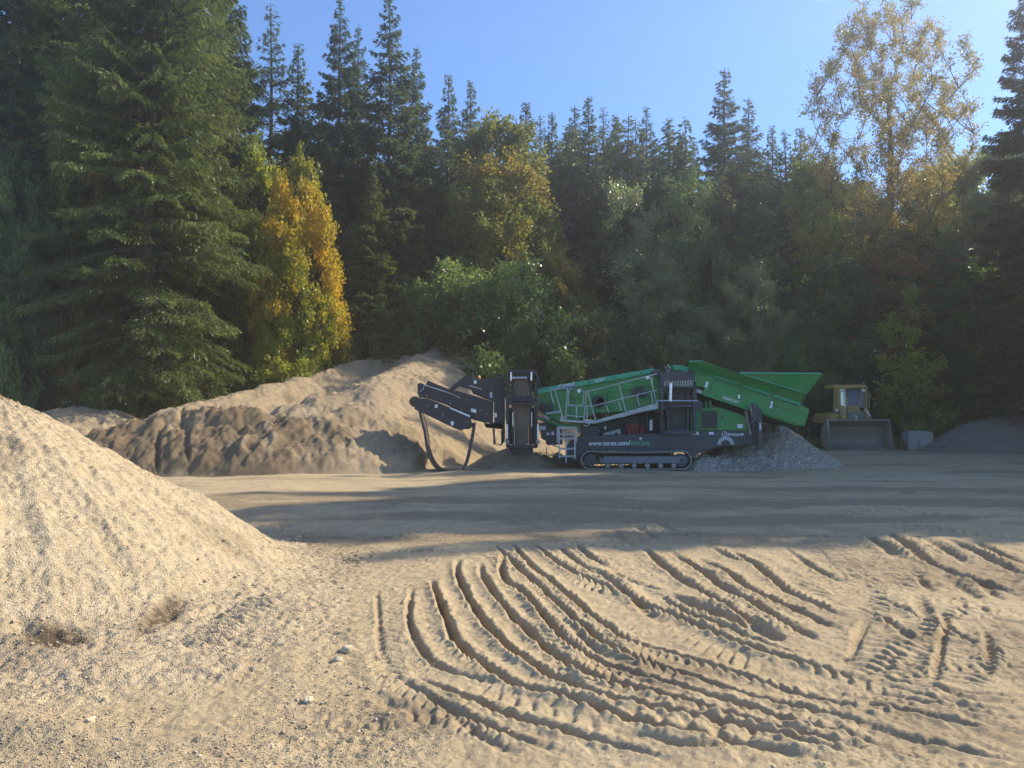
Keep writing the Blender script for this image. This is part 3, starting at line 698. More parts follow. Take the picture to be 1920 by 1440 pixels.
def tree_data(key, gen, leaf, bark):
    (V, Q, t), (tv, tq) = gen
    TREES[key] = (mesh_data(key + "_crown", V, [Q], M[leaf], False, t), mesh_data(key + "_trunk", tv, [tq], M[bark], True), float(max(tv[:, 2].max(), V[:, 2].max())))
def copy_mat(me, leaf):
    k = me.name + leaf
    if k not in TREES:
        m2 = me.copy(); m2.materials.clear(); m2.materials.append(M[leaf]); TREES[k] = m2
    return TREES[k]
def tree(key, px, D, top, name, label, group=None, wide=1.0, rot=None, leaf=None, cat="tree", sink=.05, H=None):
    """place a tree whose tip stands at photo height 'top' when seen at distance D"""
    x, y, z = W(px, top, D); base = max(0, (y - 54) * .10) * min(1, max(0, (y - 54) / 6)) - sink
    cm, tm, H0 = TREES[key]
    s = (z - base) / H0 if H is None else H / H0
    t = empty(name, (x, y, base), rot if rot is not None else (px * 1.7) % 6.28)
    t.scale = (s * wide, s * wide, s)
    mesh_obj("crown", cm if leaf is None else copy_mat(cm, leaf), t); mesh_obj("trunk", tm, t)
    return tag(t, label, cat, group)

tree_data('fir_big', conifer(1, 36, 6.6, .04, 330000, 1.25, .30, .30, .085, .60, rise=.34), 'fir', 'bark')
tree_data('fir_dark', conifer(2, 30, 4.8, .06, 150000, 1.0, .30, .33, .10, .8), 'fir', 'bark')
tree_data('fir_stem', conifer(8, 34, 4.8, .13, 110000, 1.0, .36, .33, .10, .6, .2), 'fir', 'bark')
tree_data('fir_a', conifer(3, 26, 4.2, .08, 100000, 1.0, .26, .34, .11, .85), 'firblue', 'bark')
tree_data('fir_b', conifer(4, 26, 3.7, .10, 80000, 1.0, .18, .34, .11, .8, .3), 'firblue', 'bark')
tree_data('fir_c', conifer(5, 22, 3.3, .08, 75000, 1.0, .20, .34, .11, .85), 'fir', 'bark')
tree_data('fir_thin', conifer(6, 22, 2.4, .15, 34000, 1.0, .14, .32, .09, .75, .55), 'firblue', 'bark')
tree_data('fir_d', conifer(7, 20, 3.2, .06, 60000, 1.1, .32, .34, .12, .75), 'cedar', 'bark')
tree_data('cottonwood', broadleaf(11, 29, 12.0, 5.6, 60000, .135, 330, 1, lambda t: max(.5, 1 - abs(t - .45) ** 1.8 * 1.45) if t > .45 else .5 + .5 * (t / .45) ** .8, .55, .85, 1.1, .9, .70, .06, .12, .82, .1), 'cotton', 'barkgrey')
tree_data('maple', broadleaf(12, 11, .6, 2.7, 60000, .15, 105, 2, lambda t: .45 + .55 * math.sin(math.pi * min(1, t + .1)), .14, .8, .5, .5, .8), 'maple', 'barkgrey')
tree_data('bigmaple', broadleaf(13, 17, 4.0, 3.2, 90000, .16, 170, 1, lambda t: .55 + .5 * math.sin(math.pi * min(1, t * .85 + .1)) - .35 * t * t, .2, .8, .6, .5, .9), 'mapleolive', 'barkgrey')
tree_data('alder', broadleaf(14, 13, 2.0, 2.7, 42000, .11, 90, 3, lambda t: .5 + .5 * math.sin(math.pi * min(1, t + .08)), .12, .9, .8, .6, .8), 'alder', 'barkpale')
tree_data('shrubtree', broadleaf(15, 6.5, .3, 3.6, 70000, .12, 120, 4, lambda t: .95 * math.cos(t * 1.45) ** .5 + .02, .08, .8, .5, .5, .7), 'shrub', 'barkpale')
tree_data('bush', broadleaf(16, 3.2, .1, 1.8, 16000, .12, 50, 5, lambda t: .95 * math.cos(t * 1.45) ** .5 + .02, .04, .8, .5, .6, .5), 'undergrowth', 'barkpale')
tree_data('sapling', broadleaf(17, 6, .6, 1.5, 11000, .13, 45, 1, lambda t: 1.0 - .8 * t, .05, .9, .3, .9, .5), 'yellowgreen', 'barkpale')

GE = "tall firs at the left edge of the yard"; GB = "conifers of the wood behind the sand stockpile"; GR = "conifer tops along the ridge behind the screener"; GM = "autumn broadleaf trees"; GS = "shrubs along the foot of the wood"
tree('fir_big', 300, 32.5, -720, 'fir_tree', "huge fir with sweeping layered boughs, the widest tree at left beside the yellow maple", GE, .72, 2.1)
tree('fir_stem', 42, 34, -520, 'fir_tree', "dark fir at the left picture edge with a brown bare stem", GE, .85)
tree('fir_stem', 150, 37, -560, 'fir_tree', "shadowed fir between the left edge fir and the huge layered fir", GE, .8, 1.3)
tree('fir_dark', 215, 41, -330, 'fir_tree', "dark fir directly behind the left boughs of the huge layered fir", GE, .8, 5.1)
tree('fir_dark', 85, 42, -240, 'fir_tree', "fir filling the gap between the edge fir and its neighbour", GE, .8, 4.1)
tree('fir_dark', -70, 37, -320, 'fir_tree', "dark fir half cut by the left picture border", GE, 1.1, 3.3)
tree('fir_dark', 385, 41, -300, 'fir_tree', "fir rising behind the right boughs of the huge layered fir", GE, .9)
tree('fir_a', 432, 45, -60, 'fir_tree', "dense fir behind the huge fir whose top leans over the blue gap", GB, 1.1)
tree('fir_thin', 510, 50, 8, 'fir_tree', "slender see-through fir standing alone against blue sky left of the tall pair", GB, 1.15)
tree('fir_c', 560, 47, 82, 'fir_tree', "pointed mid-height fir right of the slender see-through fir", GB, 1.05)
tree('fir_a', 638, 46, -8, 'fir_tree', "tall dark fir, left one of the two tallest in the middle of the wood", GB, .95, 4.0)
tree('fir_b', 673, 50, 45, 'fir_tree', "narrow fir squeezed between the two tallest firs", GB, .8, 1.0)
tree('fir_b', 732, 44, -14, 'fir_tree', "tallest fir with a pale visible stem above the grey alder", GB, 1.1, 0.5)
tree('fir_a', 782, 49, 88, 'fir_tree', "fir with a blunt leaning shoulder right of the tallest fir", GB, .95, 2.5)
tree('fir_c', 600, 42, 190, 'fir_tree', "low dark fir behind the yellow maple", GB, 1.0, 2.0)
tree('fir_c', 700, 41, 300, 'fir_tree', "short dark fir below the tallest fir", GB, 1.1, 5.0)
tree('fir_c', 800, 45, 240, 'fir_tree', "dark fir just left of the olive and orange maple", GB, 1.1, 3.1)
tree('fir_c', 841, 56, 138, 'fir_tree', "small neat spire left of the olive maple top", GB, .95, .4)
tree('fir_c', 883, 57, 150, 'fir_tree', "small neat spire straight above the olive maple", GB, .95, 1.4)
ridge_t = [(986, 190, 'fir_c', "first spire on the ridge right of the olive maple"), (1013, 216, 'fir_thin', "low thin spire second on the ridge from the olive maple"),
 (1036, 212, 'fir_c', "blunt spire third on the ridge from the olive maple"), (1062, 232, 'fir_b', "short spire just before the ridge's highest middle firs"),
 (1078, 196, 'fir_thin', "thin spire left of the highest middle ridge fir"), (1102, 180, 'fir_c', "highest fir in the middle of the ridge left of centre frame gap"),
 (1132, 200, 'fir_thin', "thin broken-topped fir right of the highest middle ridge fir"), (1156, 216, 'fir_c', "bushy-topped fir above the tall grey-green alder"),
 (1177, 214, 'fir_thin', "slim spire between two bushy ridge firs"), (1212, 200, 'fir_a', "broad fir crowning the ridge above the screener's green box"),
 (1252, 222, 'fir_c', "sloping fir right of the broad ridge fir"), (1277, 250, 'fir_c', "lower fir where the ridge line starts to dip"),
 (1301, 262, 'fir_c', "low fir in the dip of the ridge left of the tall lone spire"), (1358, 126, 'fir_b', "tall lone spire standing high above the ridge above the hopper"),
 (1402, 182, 'fir_b', "second tall spire just right of the lone spire"), (1447, 235, 'fir_c', "feathery fir right of the pair of tall spires"),
 (1472, 242, 'fir_thin', "thin spire beside the feathery fir left of the cottonwood"), (1500, 238, 'fir_c', "fir whose tip touches the cottonwood's left boughs"),
 (1330, 300, 'fir_a', "dark broad fir below the tall lone spire"), (1120, 290, 'fir_a', "dark broad fir below the highest middle ridge firs"), (1030, 300, 'fir_a', "dark broad fir right of the olive maple's crown"),
 (1240, 310, 'fir_a', "dark broad fir below the sloping ridge firs"), (1560, 300, 'fir_c', "fir seen through the cottonwood's lower left boughs"), (1800, 300, 'fir_c', "hazy fir between the cottonwood and the right edge fir")]
for i, (px, top, k, lb) in enumerate(ridge_t):
    tree(k, px, 50 + (i * 7) % 11 - (4 if 'broad fir below' in lb else 0), top, 'fir_tree', lb, GR, 1.15 + .15 * math.sin(i * 2), i * 1.1)
tree('fir_d', 1420, 46, 300, 'cedar_tree', "light green drooping cedar right of the grey-green alders above the hopper", "cedars", 1.0, 1.0)
tree('fir_d', 1770, 43, 420, 'cedar_tree', "hazy cedar in shade right of the cottonwood stem", "cedars", 1.1, 3.0)
tree('fir_dark', 1925, 38.5, -80, 'fir_tree', "big hazy fir cut by the right picture edge", None, .95, 2.4, leaf='firblue')
tree('fir_a', 1890, 44, 300, 'fir_tree', "shaded fir below and left of the right edge fir", None, 1.3, .4)
tree('cottonwood', 1662, 48, -8, 'cottonwood_tree', "tall open cottonwood with thin yellowing leaves and dark limbs against the sky", None, 1.0, 1.2)
tree('maple', 568, 38, 262, 'maple_tree', "bright yellow and orange maple right of the huge fir", GM, .56, .6)
tree('maple', 488, 40.5, 240, 'maple_tree', "yellow-green maple top showing over the boughs of the huge fir", GM, .6, 2.6, leaf='yellowgreen')
tree('bigmaple', 932, 47, 212, 'maple_tree', "tall olive and orange maple in the middle of the wood", GM, 1.0, 1.9)
tree('maple', 1040, 45, 432, 'maple_tree', "small yellow-leaved maple at the lower right of the olive maple", GM, .8, 1.9, leaf='mapleolive')
tree('maple', 165, 33.2, 20, 'maple_tree', "olive and orange leaved tree showing between the two left firs", GM, .30, .3, leaf='mapleolive')
tree('fir_d', 95, 33.6, 120, 'cedar_tree', "light green cedar in front of the dark firs near the left edge", 'cedars', .75, .8)
tree('maple', 40, 31.5, 260, 'maple_tree', "dark broadleaf tree under the left edge fir", GM, .45, 1.3, leaf='shrub')
tree('maple', 380, 36, 660, 'maple_tree', "low dark leaved maple at the foot of the huge fir", GM, 1.1, 1.3, leaf='undergrowth')
tree('maple', 548, 37.5, 520, 'maple_tree', "pale leaved bush of maple shoots beneath the yellow maple", GM, 1.0, 4.3, leaf='yellowgreen')
GA = "grey-green alders at the front of the wood"
tree('alder', 678, 43, 398, 'alder_tree', "thin grey alder between the yellow maple and the green shrub tree", GA, .85, .3)
tree('alder', 1175, 47, 318, 'alder_tree', "tall grey-green alder above the screener's green box", GA, .9, 1.3)
tree('alder', 1290, 47.5, 300, 'alder_tree', "tall dull green alder above the engine housing", GA, .9, 2.3, leaf='shrub')
tree('alder', 1235, 45, 470, 'alder_tree', "lower alder with glinting leaves in front of the two tall alders", GA, 1.2, 3.3)
tree('alder', 1405, 43.5, 480, 'alder_tree', "round bright-leaved alder bush behind the hopper", GA, 1.1, 4.3)
tree('alder', 1340, 44, 560, 'alder_tree', "low glinting alder left of the round bright-leaved one", GA, 1.3, 5.3)
tree('bigmaple', 1530, 50, 285, 'birch_tree', "yellow-green tree left of the cottonwood stem", GM, .75, 5.3, leaf='yellowgreen')
tree('bigmaple', 1600, 54, 330, 'birch_tree', "golden tree behind the cottonwood stem", GM, .8, 4.3, leaf='mapleolive')
tree('bigmaple', 1735, 52, 305, 'birch_tree', "pale yellow tree right of the cottonwood stem", GM, .8, 2.3, leaf='yellowgreen')
tree('bigmaple', 1790, 56, 280, 'birch_tree', "yellow-topped tree near the gap before the right edge fir", GM, .8, 3.0, leaf='yellowgreen')
tree('bigmaple', 1860, 47, 270, 'birch_tree', "pale green leafy tree against the right edge fir", GM, .85, 1.0, leaf='alder')
tree('maple', 1700, 46, 430, 'maple_tree', "brownish tree in the shade right of the cottonwood stem", GM, 1.3, 1.0, leaf='brown')
tree('maple', 1830, 43, 480, 'maple_tree', "dark leaved tree in the shade near the right edge", GM, 1.3, 2.0, leaf='shrub')
tree('maple', 1560, 46, 470, 'maple_tree', "olive leaved tree above the wheel loader", GM, 1.2, 4.0, leaf='shrub')
tree('sapling', 1688, 42, 520, 'sapling', "light green sapling lit by the sun right of the loader cab", None, 1.0, 1.0)
tree('shrubtree', 925, 41.5, 455, 'shrub', "broad dome-shaped green shrub tree behind the front side conveyor", GS, .95, 1.0, cat="shrub")
tree('shrubtree', 800, 42.5, 500, 'shrub', "dark green shrub left of the broad dome-shaped one", GS, .6, 2.0, cat="shrub")
tree('shrubtree', 1080, 42.5, 560, 'shrub', "dark shrub behind the screening box's lower end", GS, .8, 3.0, cat="shrub", leaf='undergrowth')
tree('shrubtree', 690, 41, 560, 'shrub', "dark shadowed shrub under the thin grey alder", GS, .8, 4.0, cat="shrub", leaf='undergrowth')
tree('shrubtree', 1190, 43, 590, 'shrub', "dark shrub directly behind the screening box", GS, .9, 5.0, cat="shrub", leaf='undergrowth')
tree('shrubtree', 1490, 43, 600, 'shrub', "dull green shrub between hopper end and loader", GS, .8, 6.0, cat="shrub")
tree('shrubtree', 1620, 44, 620, 'shrub', "grey-looking shrub right behind the loader cab", GS, .9, 1.5, cat="shrub", leaf='undergrowth')
tree('shrubtree', 1860, 46, 600, 'shrub', "dark shrub above the soil mound", GS, 1.1, 2.5, cat="shrub", leaf='undergrowth')
tree('bush', 1765, 43, 690, 'shrub', "yellow-green bush left of the soil mound", GS, 1.3, 2.5, cat="shrub", leaf='yellowgreen')
tree('bush', 110, 33, 690, 'shrub', "low dark bush at the foot of the left edge fir", GS, 1.3, 1.5, cat="shrub")
tree('bush', 225, 32.5, 670, 'shrub', "yellow-tinged bush under the huge fir's left boughs", GS, 1.2, 3.5, cat="shrub", leaf='shrub')
tree('bush', 400, 34, 690, 'shrub', "dark bush under the huge fir's right boughs by the stockpile", GS, 1.5, 4.5, cat="shrub")
tree('bush', 20, 34, 660, 'shrub', "dark bush above the gravel pile's top at the left edge", GS, 1.3, .5, cat="shrub")

# the rest of the wood, one mass: rows deeper in, and the stand beyond the right of the yard that shades it
def merged(items, key_list, name, seed):
    Vs, Qs, Ts, MI = [], [], [], []; off = 0
    for k, (x, y, H, w, kk) in enumerate(items):
        (V, Q, t), (tv, tq) = key_list[kk]
        H0 = tv[:, 2].max(); s = H / H0; a = k * 2.4; c, sn = math.cos(a), math.sin(a)
        base = max(0, (y - 54) * .10) * min(1, max(0, (y - 54) / 6))
        for VV, QQ, tt, mi in ((V, Q, t, 0), (tv, tq, np.zeros(len(tq)), 1)):
            P = np.stack([(VV[:, 0] * c - VV[:, 1] * sn) * s * w + x, (VV[:, 0] * sn + VV[:, 1] * c) * s * w + y, VV[:, 2] * s + base], -1)
            Vs.append(P); Qs.append(QQ + off); Ts.append(tt); MI.append(np.full(len(QQ), mi)); off += len(P)
    o = mesh_obj(name, mesh_data(name, np.concatenate(Vs), [np.concatenate(Qs)], [M['firblue'], M['bark']], False, np.concatenate(Ts), np.concatenate(MI)))
    return tag(o, kind="stuff")
LOW = [conifer(21, 22, 3.4, .05, 7000, .7, .28, .8, .30, .85), conifer(22, 24, 3.6, .06, 7500, .7, .26, .8, .32, .8)]
rf = random.Random(8); items = []
for row, D in enumerate((50, 56, 63, 70)):
    for k in range(32):
        px = -150 + k * 69 + rf.uniform(-30, 30) + row * 23
        if 430 < px < 560: topy = 330
        elif px < 480: topy = 60
        elif px < 820: topy = 230
        elif px < 1300: topy = 215 + row * 8
        else: topy = 275 + (60 if px > 1500 else 0)
        x, y, z = W(px, topy + rf.uniform(0, 80), D + rf.uniform(-2, 2))
        items.append((x, y, z, 1.1, k % 2))
merged(items, LOW, "forest", 1)
MED = [conifer(23, 24, 3.4, .04, 26000, 1.0, .28, .62, .24, .8), conifer(24, 24, 3.2, .05, 26000, 1.0, .26, .62, .24, .75)]
SHADE = [(31, 24.5, 29, 1.3), (32.5, 27.5, 30, 1.45), (31.5, 30, 28, 1.2), (31.5, 21.6, 26, 1.1), (29, 23, 26, 1.4), (25.5, 27, 22, 1.3), (29.5, 30.5, 25, 1.4), (25.5, 30.5, 19, 1.3), (28, 26, 23, 1.4), (31, 33, 22, 1.3), (35, 28, 27, 1.1), (28.5, 38.5, 19.5, 1.3),
 (27, 24.5, 25.5, 1.1), (31, 27, 25, 1.1), (27.5, 29, 26, 1), (33.5, 30.5, 24, 1.2), (27.2, 33.6, 25, .9),
 (30, 36, 21.5, 1.2), (33.5, 35, 23, 1.1), (31.5, 39.5, 21, 1.2), (38, 33, 25, 1.2), (35.5, 25, 22, 1.1)]
merged([(x, y, H, w, i % 2) for i, (x, y, H, w) in enumerate(SHADE)], MED, "forest", 2)
# ground cover below the trees
def undergrowth():
    rg = np.random.RandomState(4); n = 60000
    x = rg.uniform(-32, 36, n); y = rg.uniform(33, 56, n)
    edge = np.where(x < -12, 33.5, np.where(x < 4, 41.5, 40.5)) + 1.2 * vn(x, x * 0, 3, 5)
    k = y > edge; x = x[k]; y = y[k]; n = len(x)
    z = np.abs(rg.randn(n)) * .45 * (1.1 + vn(x, y, 2.2, 6)) + np.clip((y - 54) * .1, 0, 1)
    D = rg.randn(n, 3); D[:, 2] += .5
    V, Q = kites(np.stack([x, y, z], -1), D, .2 + .25 * rg.rand(n), .12 + .12 * rg.rand(n), rg)
    o = mesh_obj("undergrowth", mesh_data("undergrowth", V, [Q], M['undergrowth'], False, rg.rand(n))); tag(o, kind="stuff")
undergrowth()
def weeds():
    rg = np.random.RandomState(14); n = 9000
    cx = rg.uniform(-20, 34, 260); cyy = np.where(cx < -12, 32.5, np.where(cx < 4, 44, 40)) + rg.uniform(-.8, 1.5, 260)
    k = rg.randint(0, 260, n); x = cx[k] + rg.randn(n) * .35; y = cyy[k] + rg.randn(n) * .3
    D = rg.randn(n, 3) * .35; D[:, 2] = 1
    V, Q = kites(np.stack([x, y, np.zeros(n)], -1), D, .3 + .5 * rg.rand(n), .04 + .04 * rg.rand(n), rg)
    o = mesh_obj("grass", mesh_data("grass", V, [Q], M['weeds'], False, rg.rand(n))); tag(o, kind="stuff")
weeds()
# ------------------------------------------------------------------ machine building helpers
class MB:
    def __init__(s): s.v = []; s.f = []
    def add(s, V, Fc):
        o = len(s.v); s.v += [tuple(p) for p in V]; s.f += [tuple(i + o for i in f) for f in Fc]; return s
    def prism(s, front, back):
        n = len(front)
        s.add(list(front) + list(back), [tuple(range(n)), tuple(range(2 * n - 1, n - 1, -1))] + [(i, i + n, (i + 1) % n + n, (i + 1) % n) for i in range(n)]); return s
    def poly(s, pts, D, T, ref=None):
        """outline in photo pixels at depth ref (default D), given thickness T in y; D may be a list"""
        n = len(pts); Ds = D if isinstance(D, (list, tuple)) else [D] * n
        fr = []
        for (px, py), d in zip(pts, Ds): fr.append(W(px, py, d))
        return s.prism(fr, [(x, y + T, z) for x, y, z in fr])
    def box(s, x0, x1, y0, y1, z0, z1, rot=None, c=None):
        P = [(x0, y0, z0), (x1, y0, z0), (x1, y1, z0), (x0, y1, z0), (x0, y0, z1), (x1, y0, z1), (x1, y1, z1), (x0, y1, z1)]
        return s.add(P, [(3, 2, 1, 0), (4, 5, 6, 7), (0, 1, 5, 4), (1, 2, 6, 5), (2, 3, 7, 6), (3, 0, 4, 7)])
    def bar(s, a, b, w, h=None):
        a = Vector(a); b = Vector(b); d = (b - a).normalized(); h = h or w
        u = d.cross(Vector((0, 1, 0)));
        if u.length < .1: u = d.cross(Vector((0, 0, 1)))
        u.normalize(); v = d.cross(u)
        P = [p + u * w / 2 * i + v * h / 2 * j for p in (a, b) for i, j in ((-1, -1), (1, -1), (1, 1), (-1, 1))]
        return s.add(P, [(3, 2, 1, 0), (4, 5, 6, 7), (0, 1, 5, 4), (1, 2, 6, 5), (2, 3, 7, 6), (3, 0, 4, 7)])
    def tube(s, pts, r, n=8):
        P = np.array(pts, float); rr = np.full(len(P), r) if np.isscalar(r) else np.array(r)
        V, Q = tubes([(P, rr)], n); o = len(V)
        caps = [tuple(range(n - 1, -1, -1)), tuple(range(o - n, o))]
        return s.add(V, [tuple(q) for q in Q] + caps)
    def cyl(s, c, r, y0, y1, n=28, r2=None):
        cx, cz = c; A = [(cx + math.cos(k * 2 * math.pi / n) * r, y0, cz + math.sin(k * 2 * math.pi / n) * r) for k in range(n)]
        r2 = r2 or r; B = [(cx + math.cos(k * 2 * math.pi / n) * r2, y1, cz + math.sin(k * 2 * math.pi / n) * r2) for k in range(n)]
        return s.prism(A, B)
    def build(s, name, m, parent=None, bev=.008, smooth=False):
        me = bpy.data.meshes.new(name); me.from_pydata([tuple(map(float, p)) for p in s.v], [], s.f); me.materials.append(m)
        import bmesh
        bm = bmesh.new(); bm.from_mesh(me); bmesh.ops.recalc_face_normals(bm, faces=bm.faces); bm.to_mesh(me); bm.free()
        if smooth: me.polygons.foreach_set("use_smooth", [True] * len(me.polygons))
        o = mesh_obj(name, me, parent)
        if parent is not None: o.location = -Vector(parent_world(parent))
        if bev:
            b = o.modifiers.new("bevel", 'BEVEL'); b.width = bev; b.segments = 2; b.limit_method = 'ANGLE'; b.angle_limit = R(40)
        return o
def parent_world(p):
    v = Vector((0, 0, 0))
    while p is not None: v = v + p.location; p = p.parent
    return v
def lettering(txt, name, a, b, D, height, m, parent, bold=0.0, track=1.0):
    """raised decal lettering from photo pixel a to pixel b (baseline), on the plane y = D"""
    cu = bpy.data.curves.new(name, 'FONT'); cu.body = txt; cu.size = 1; cu.offset = bold; cu.extrude = .004; cu.space_character = track; cu.resolution_u = 3
    t = bpy.data.objects.new(name, cu); COL.objects.link(t)
    bpy.context.view_layer.update()
    dg = bpy.context.evaluated_depsgraph_get(); me = bpy.data.meshes.new_from_object(t.evaluated_get(dg))
    bpy.data.objects.remove(t); me.name = name
    co = np.empty(len(me.vertices) * 3, np.float32); me.vertices.foreach_get("co", co); co = co.reshape(-1, 3)
    mn, mx = co.min(0), co.max(0)
    A = Vector(W(*a, D)); B = Vector(W(*b, D)); d = B - A; sx = d.length / (mx[0] - mn[0]); sy = height / (mx[1] - max(mn[1], 0) + 1e-6)
    dx = d.normalized(); up = Vector((0, -1, 0)).cross(dx) * -1
    if up.z < 0: up = -up
    V = [A + dx * float((c[0] - mn[0]) * sx) + up * float(c[1] * sy) + Vector((0, -1, 0)) * float(c[2] * .5) for c in co]
    me.vertices.foreach_set("co", np.array([tuple(v) for v in V], np.float32).ravel()); me.materials.clear(); me.materials.append(m); me.update()
    o = mesh_obj(name, me, parent)
    if parent is not None: o.location = -parent_world(parent)
    return o
def px2(c1, ox, oy, k=6.0): return [(ox + x / k, oy + y / k) for x, y in c1]
A1 = lambda *p: px2(p, 760, 660); A2 = lambda *p: px2(p, 1000, 660); A3 = lambda *p: px2(p, 1260, 660)

# ------------------------------------------------------------------ tracked screener
sx, sy_, _ = W(1190, 878, 26.1)
S = empty('tracked_screener', (sx, 26.1, 0))
tag(S, "long green and charcoal tracked screening machine with a flared hopper and folded conveyors", "screener")
N0, N1 = 24.95, 27.35                       # near and far side of the machine
# crawler tracks
def crawler(y0, y1):
    o0 = W(1106, 863, 24.8); o1 = W(1277, 863, 24.8); r = .285
    xa, xb = o0[0], o1[0]; zc = .305
    ch = MB(); n = 46; L = xb - xa; per = 2 * L + 2 * math.pi * r
    for k in range(n):
        s = per * k / n
        if s < L: p, a = (xa + s, zc - r), -math.pi / 2
        elif s < L + math.pi * r: a = -math.pi / 2 + (s - L) / r; p = (xb + math.cos(a) * r, zc + math.sin(a) * r)
        elif s < 2 * L + math.pi * r: p, a = (xb - (s - L - math.pi * r), zc + r - .03 * math.sin(math.pi * (s - L - math.pi * r) / L)), math.pi / 2
        else: a = math.pi / 2 + (s - 2 * L - math.pi * r) / r; p = (xa + math.cos(a) * r, zc + math.sin(a) * r)
        nx, nz = math.cos(a), math.sin(a); tx, tz = -nz, nx; w = per / n * .46
        def q(u, v): return (p[0] + tx * u + nx * v, p[1] + tz * u + nz * v)
        sec = [q(-w, -.03), q(w, -.03), q(w, 0), q(w * .2, .006), q(0, .035), q(-w * .3, .006), q(-w, 0)]
        ch.prism([(x, y0, z) for x, z in sec], [(x, y1, z) for x, z in sec])
    c = ch.build('crawler_track', M['steel'], S, .003)
    f = MB(); f.box(xa + .42, xb + .12, y0 + .04, y1 - .04, zc - .10, zc + .12)
    f.box(xa + .30, xa + .50, y0 + .08, y1 - .08, zc - .07, zc + .09)
    f.build('track_frame', M['frame'], c, .02)
    s = MB(); s.cyl((xa, zc), .20, y0 + .05, y1 - .05); s.cyl((xa, zc), .12, y0 + .01, y0 + .06)
    for k in range(8): s.cyl((xa + .085 * math.cos(k * .785), zc + .085 * math.sin(k * .785)), .014, y0 - .005, y0 + .02, 8)
    s.build('sprocket', M['dark'], c, .006)
    s = MB(); s.cyl((xb, zc), .20, y0 + .05, y1 - .05); s.cyl((xb, zc), .07, y0 + .02, y0 + .06); s.build('idler_wheel', M['dark'], c, .006)
    for k in range(6):
        s = MB(); xx = xa + .55 + k * (L - .8) / 5; s.cyl((xx, zc - .17), .075, y0 + .06, y1 - .06, 16); s.build('track_roller', M['steel'], c, 0)
crawler(24.62, 25.02); crawler(27.3, 27.7)
# chassis
c = MB()
c.poly([(1078, 819), (1160, 815), (1240, 812), (1294, 809), (1412, 808), (1421, 830), (1345, 839), (1315, 848), (1292, 862), (1284, 850), (1272, 845), (1140, 846), (1103, 855), (1088, 868), (1062, 862), (1060, 838)], 25.06, .12)
c.poly([(1078, 819), (1160, 815), (1240, 812), (1294, 809), (1412, 808), (1421, 830), (1345, 839), (1315, 848), (1292, 862), (1284, 850), (1272, 845), (1140, 846), (1103, 855), (1088, 868), (1062, 862), (1060, 838)], 27.1, .12)
c.poly([(1090, 822), (1400, 812), (1410, 828), (1340, 836), (1280, 842), (1100, 848)], 25.18, 1.92)
c.poly([(1141, 843), (1284, 843), (1290, 848), (1140, 848)], 24.70, .36)
CH = c.build('chassis', M['dark'], S, .012)
lettering("www.terex.com/", 'lettering', (1103.5, 835.5), (1182, 834.5), 25.055, .15, M['white'], CH, .022, 1.05)
lettering("EvoQuip", 'lettering', (1183.5, 834.8), (1219, 834), 25.055, .145, M['decalgreen'], CH, .02)
lettering("EVOQUIP", 'lettering', (1365, 817), (1394.5, 817), 25.055, .075, M['white'], CH, .025, 1.05)
def ringlogo(px, py, D, r, m, parent, w=.22):
    x, y, z = W(px, py, D); g = MB(); n = 28
    for k in range(n):
        a0, a1 = k * 6.2832 / n, (k + 1) * 6.2832 / n
        if n * .30 < k < n * .36: continue
        P = [(x + math.cos(a) * q, y - .004, z + math.sin(a) * q) for a, q in ((a0, r), (a1, r), (a1, r * (1 - w)), (a0, r * (1 - w)))]
        g.prism(P, [(p[0], y - .0005, p[2]) for p in P])
    g.prism([(x - r * .35, y - .004, z - r * .3), (x + r * .1, y - .004, z + r * .5), (x + r * .25, y - .004, z + r * .42), (x - r * .1, y - .004, z - r * .35)], [(x - r * .35, y - .0005, z - r * .3), (x + r * .1, y - .0005, z + r * .5), (x + r * .25, y - .0005, z + r * .42), (x - r * .1, y - .0005, z - r * .35)])
    return g.build('logo_ring', m, parent, 0)
ringlogo(1358.5, 813.8, 25.055, .085, M['white'], CH)
def decal(pts, D, m, parent, name='sticker'):
    return MB().poly(pts, D, .004).build(name, m, parent, 0)
def rect(a, b, c2, d): return [(a, b), (c2, b), (c2, d), (a, d)]
for q in (rect(1296, 809.5, 1310, 815.5), rect(1329, 810, 1338.5, 815), rect(1404, 809.5, 1410, 813)): decal(q, 25.054, M['white'], CH)
# towing eye ring and stowed half ring plate on the rear chassis
g = MB(); x, y, z = W(1360, 834, 25.05)
P0 = [(x + math.cos(a) * .27, 25.0, z + math.sin(a) * .27) for a in np.linspace(0, math.pi, 14)] + [(x + math.cos(a) * .15, 25.0, z + math.sin(a) * .15) for a in np.linspace(math.pi, 0, 14)]
g.prism(P0, [(a, b + .05, c3) for a, b, c3 in P0]); g.build('half_ring_plate', M['alu'], CH, .01)
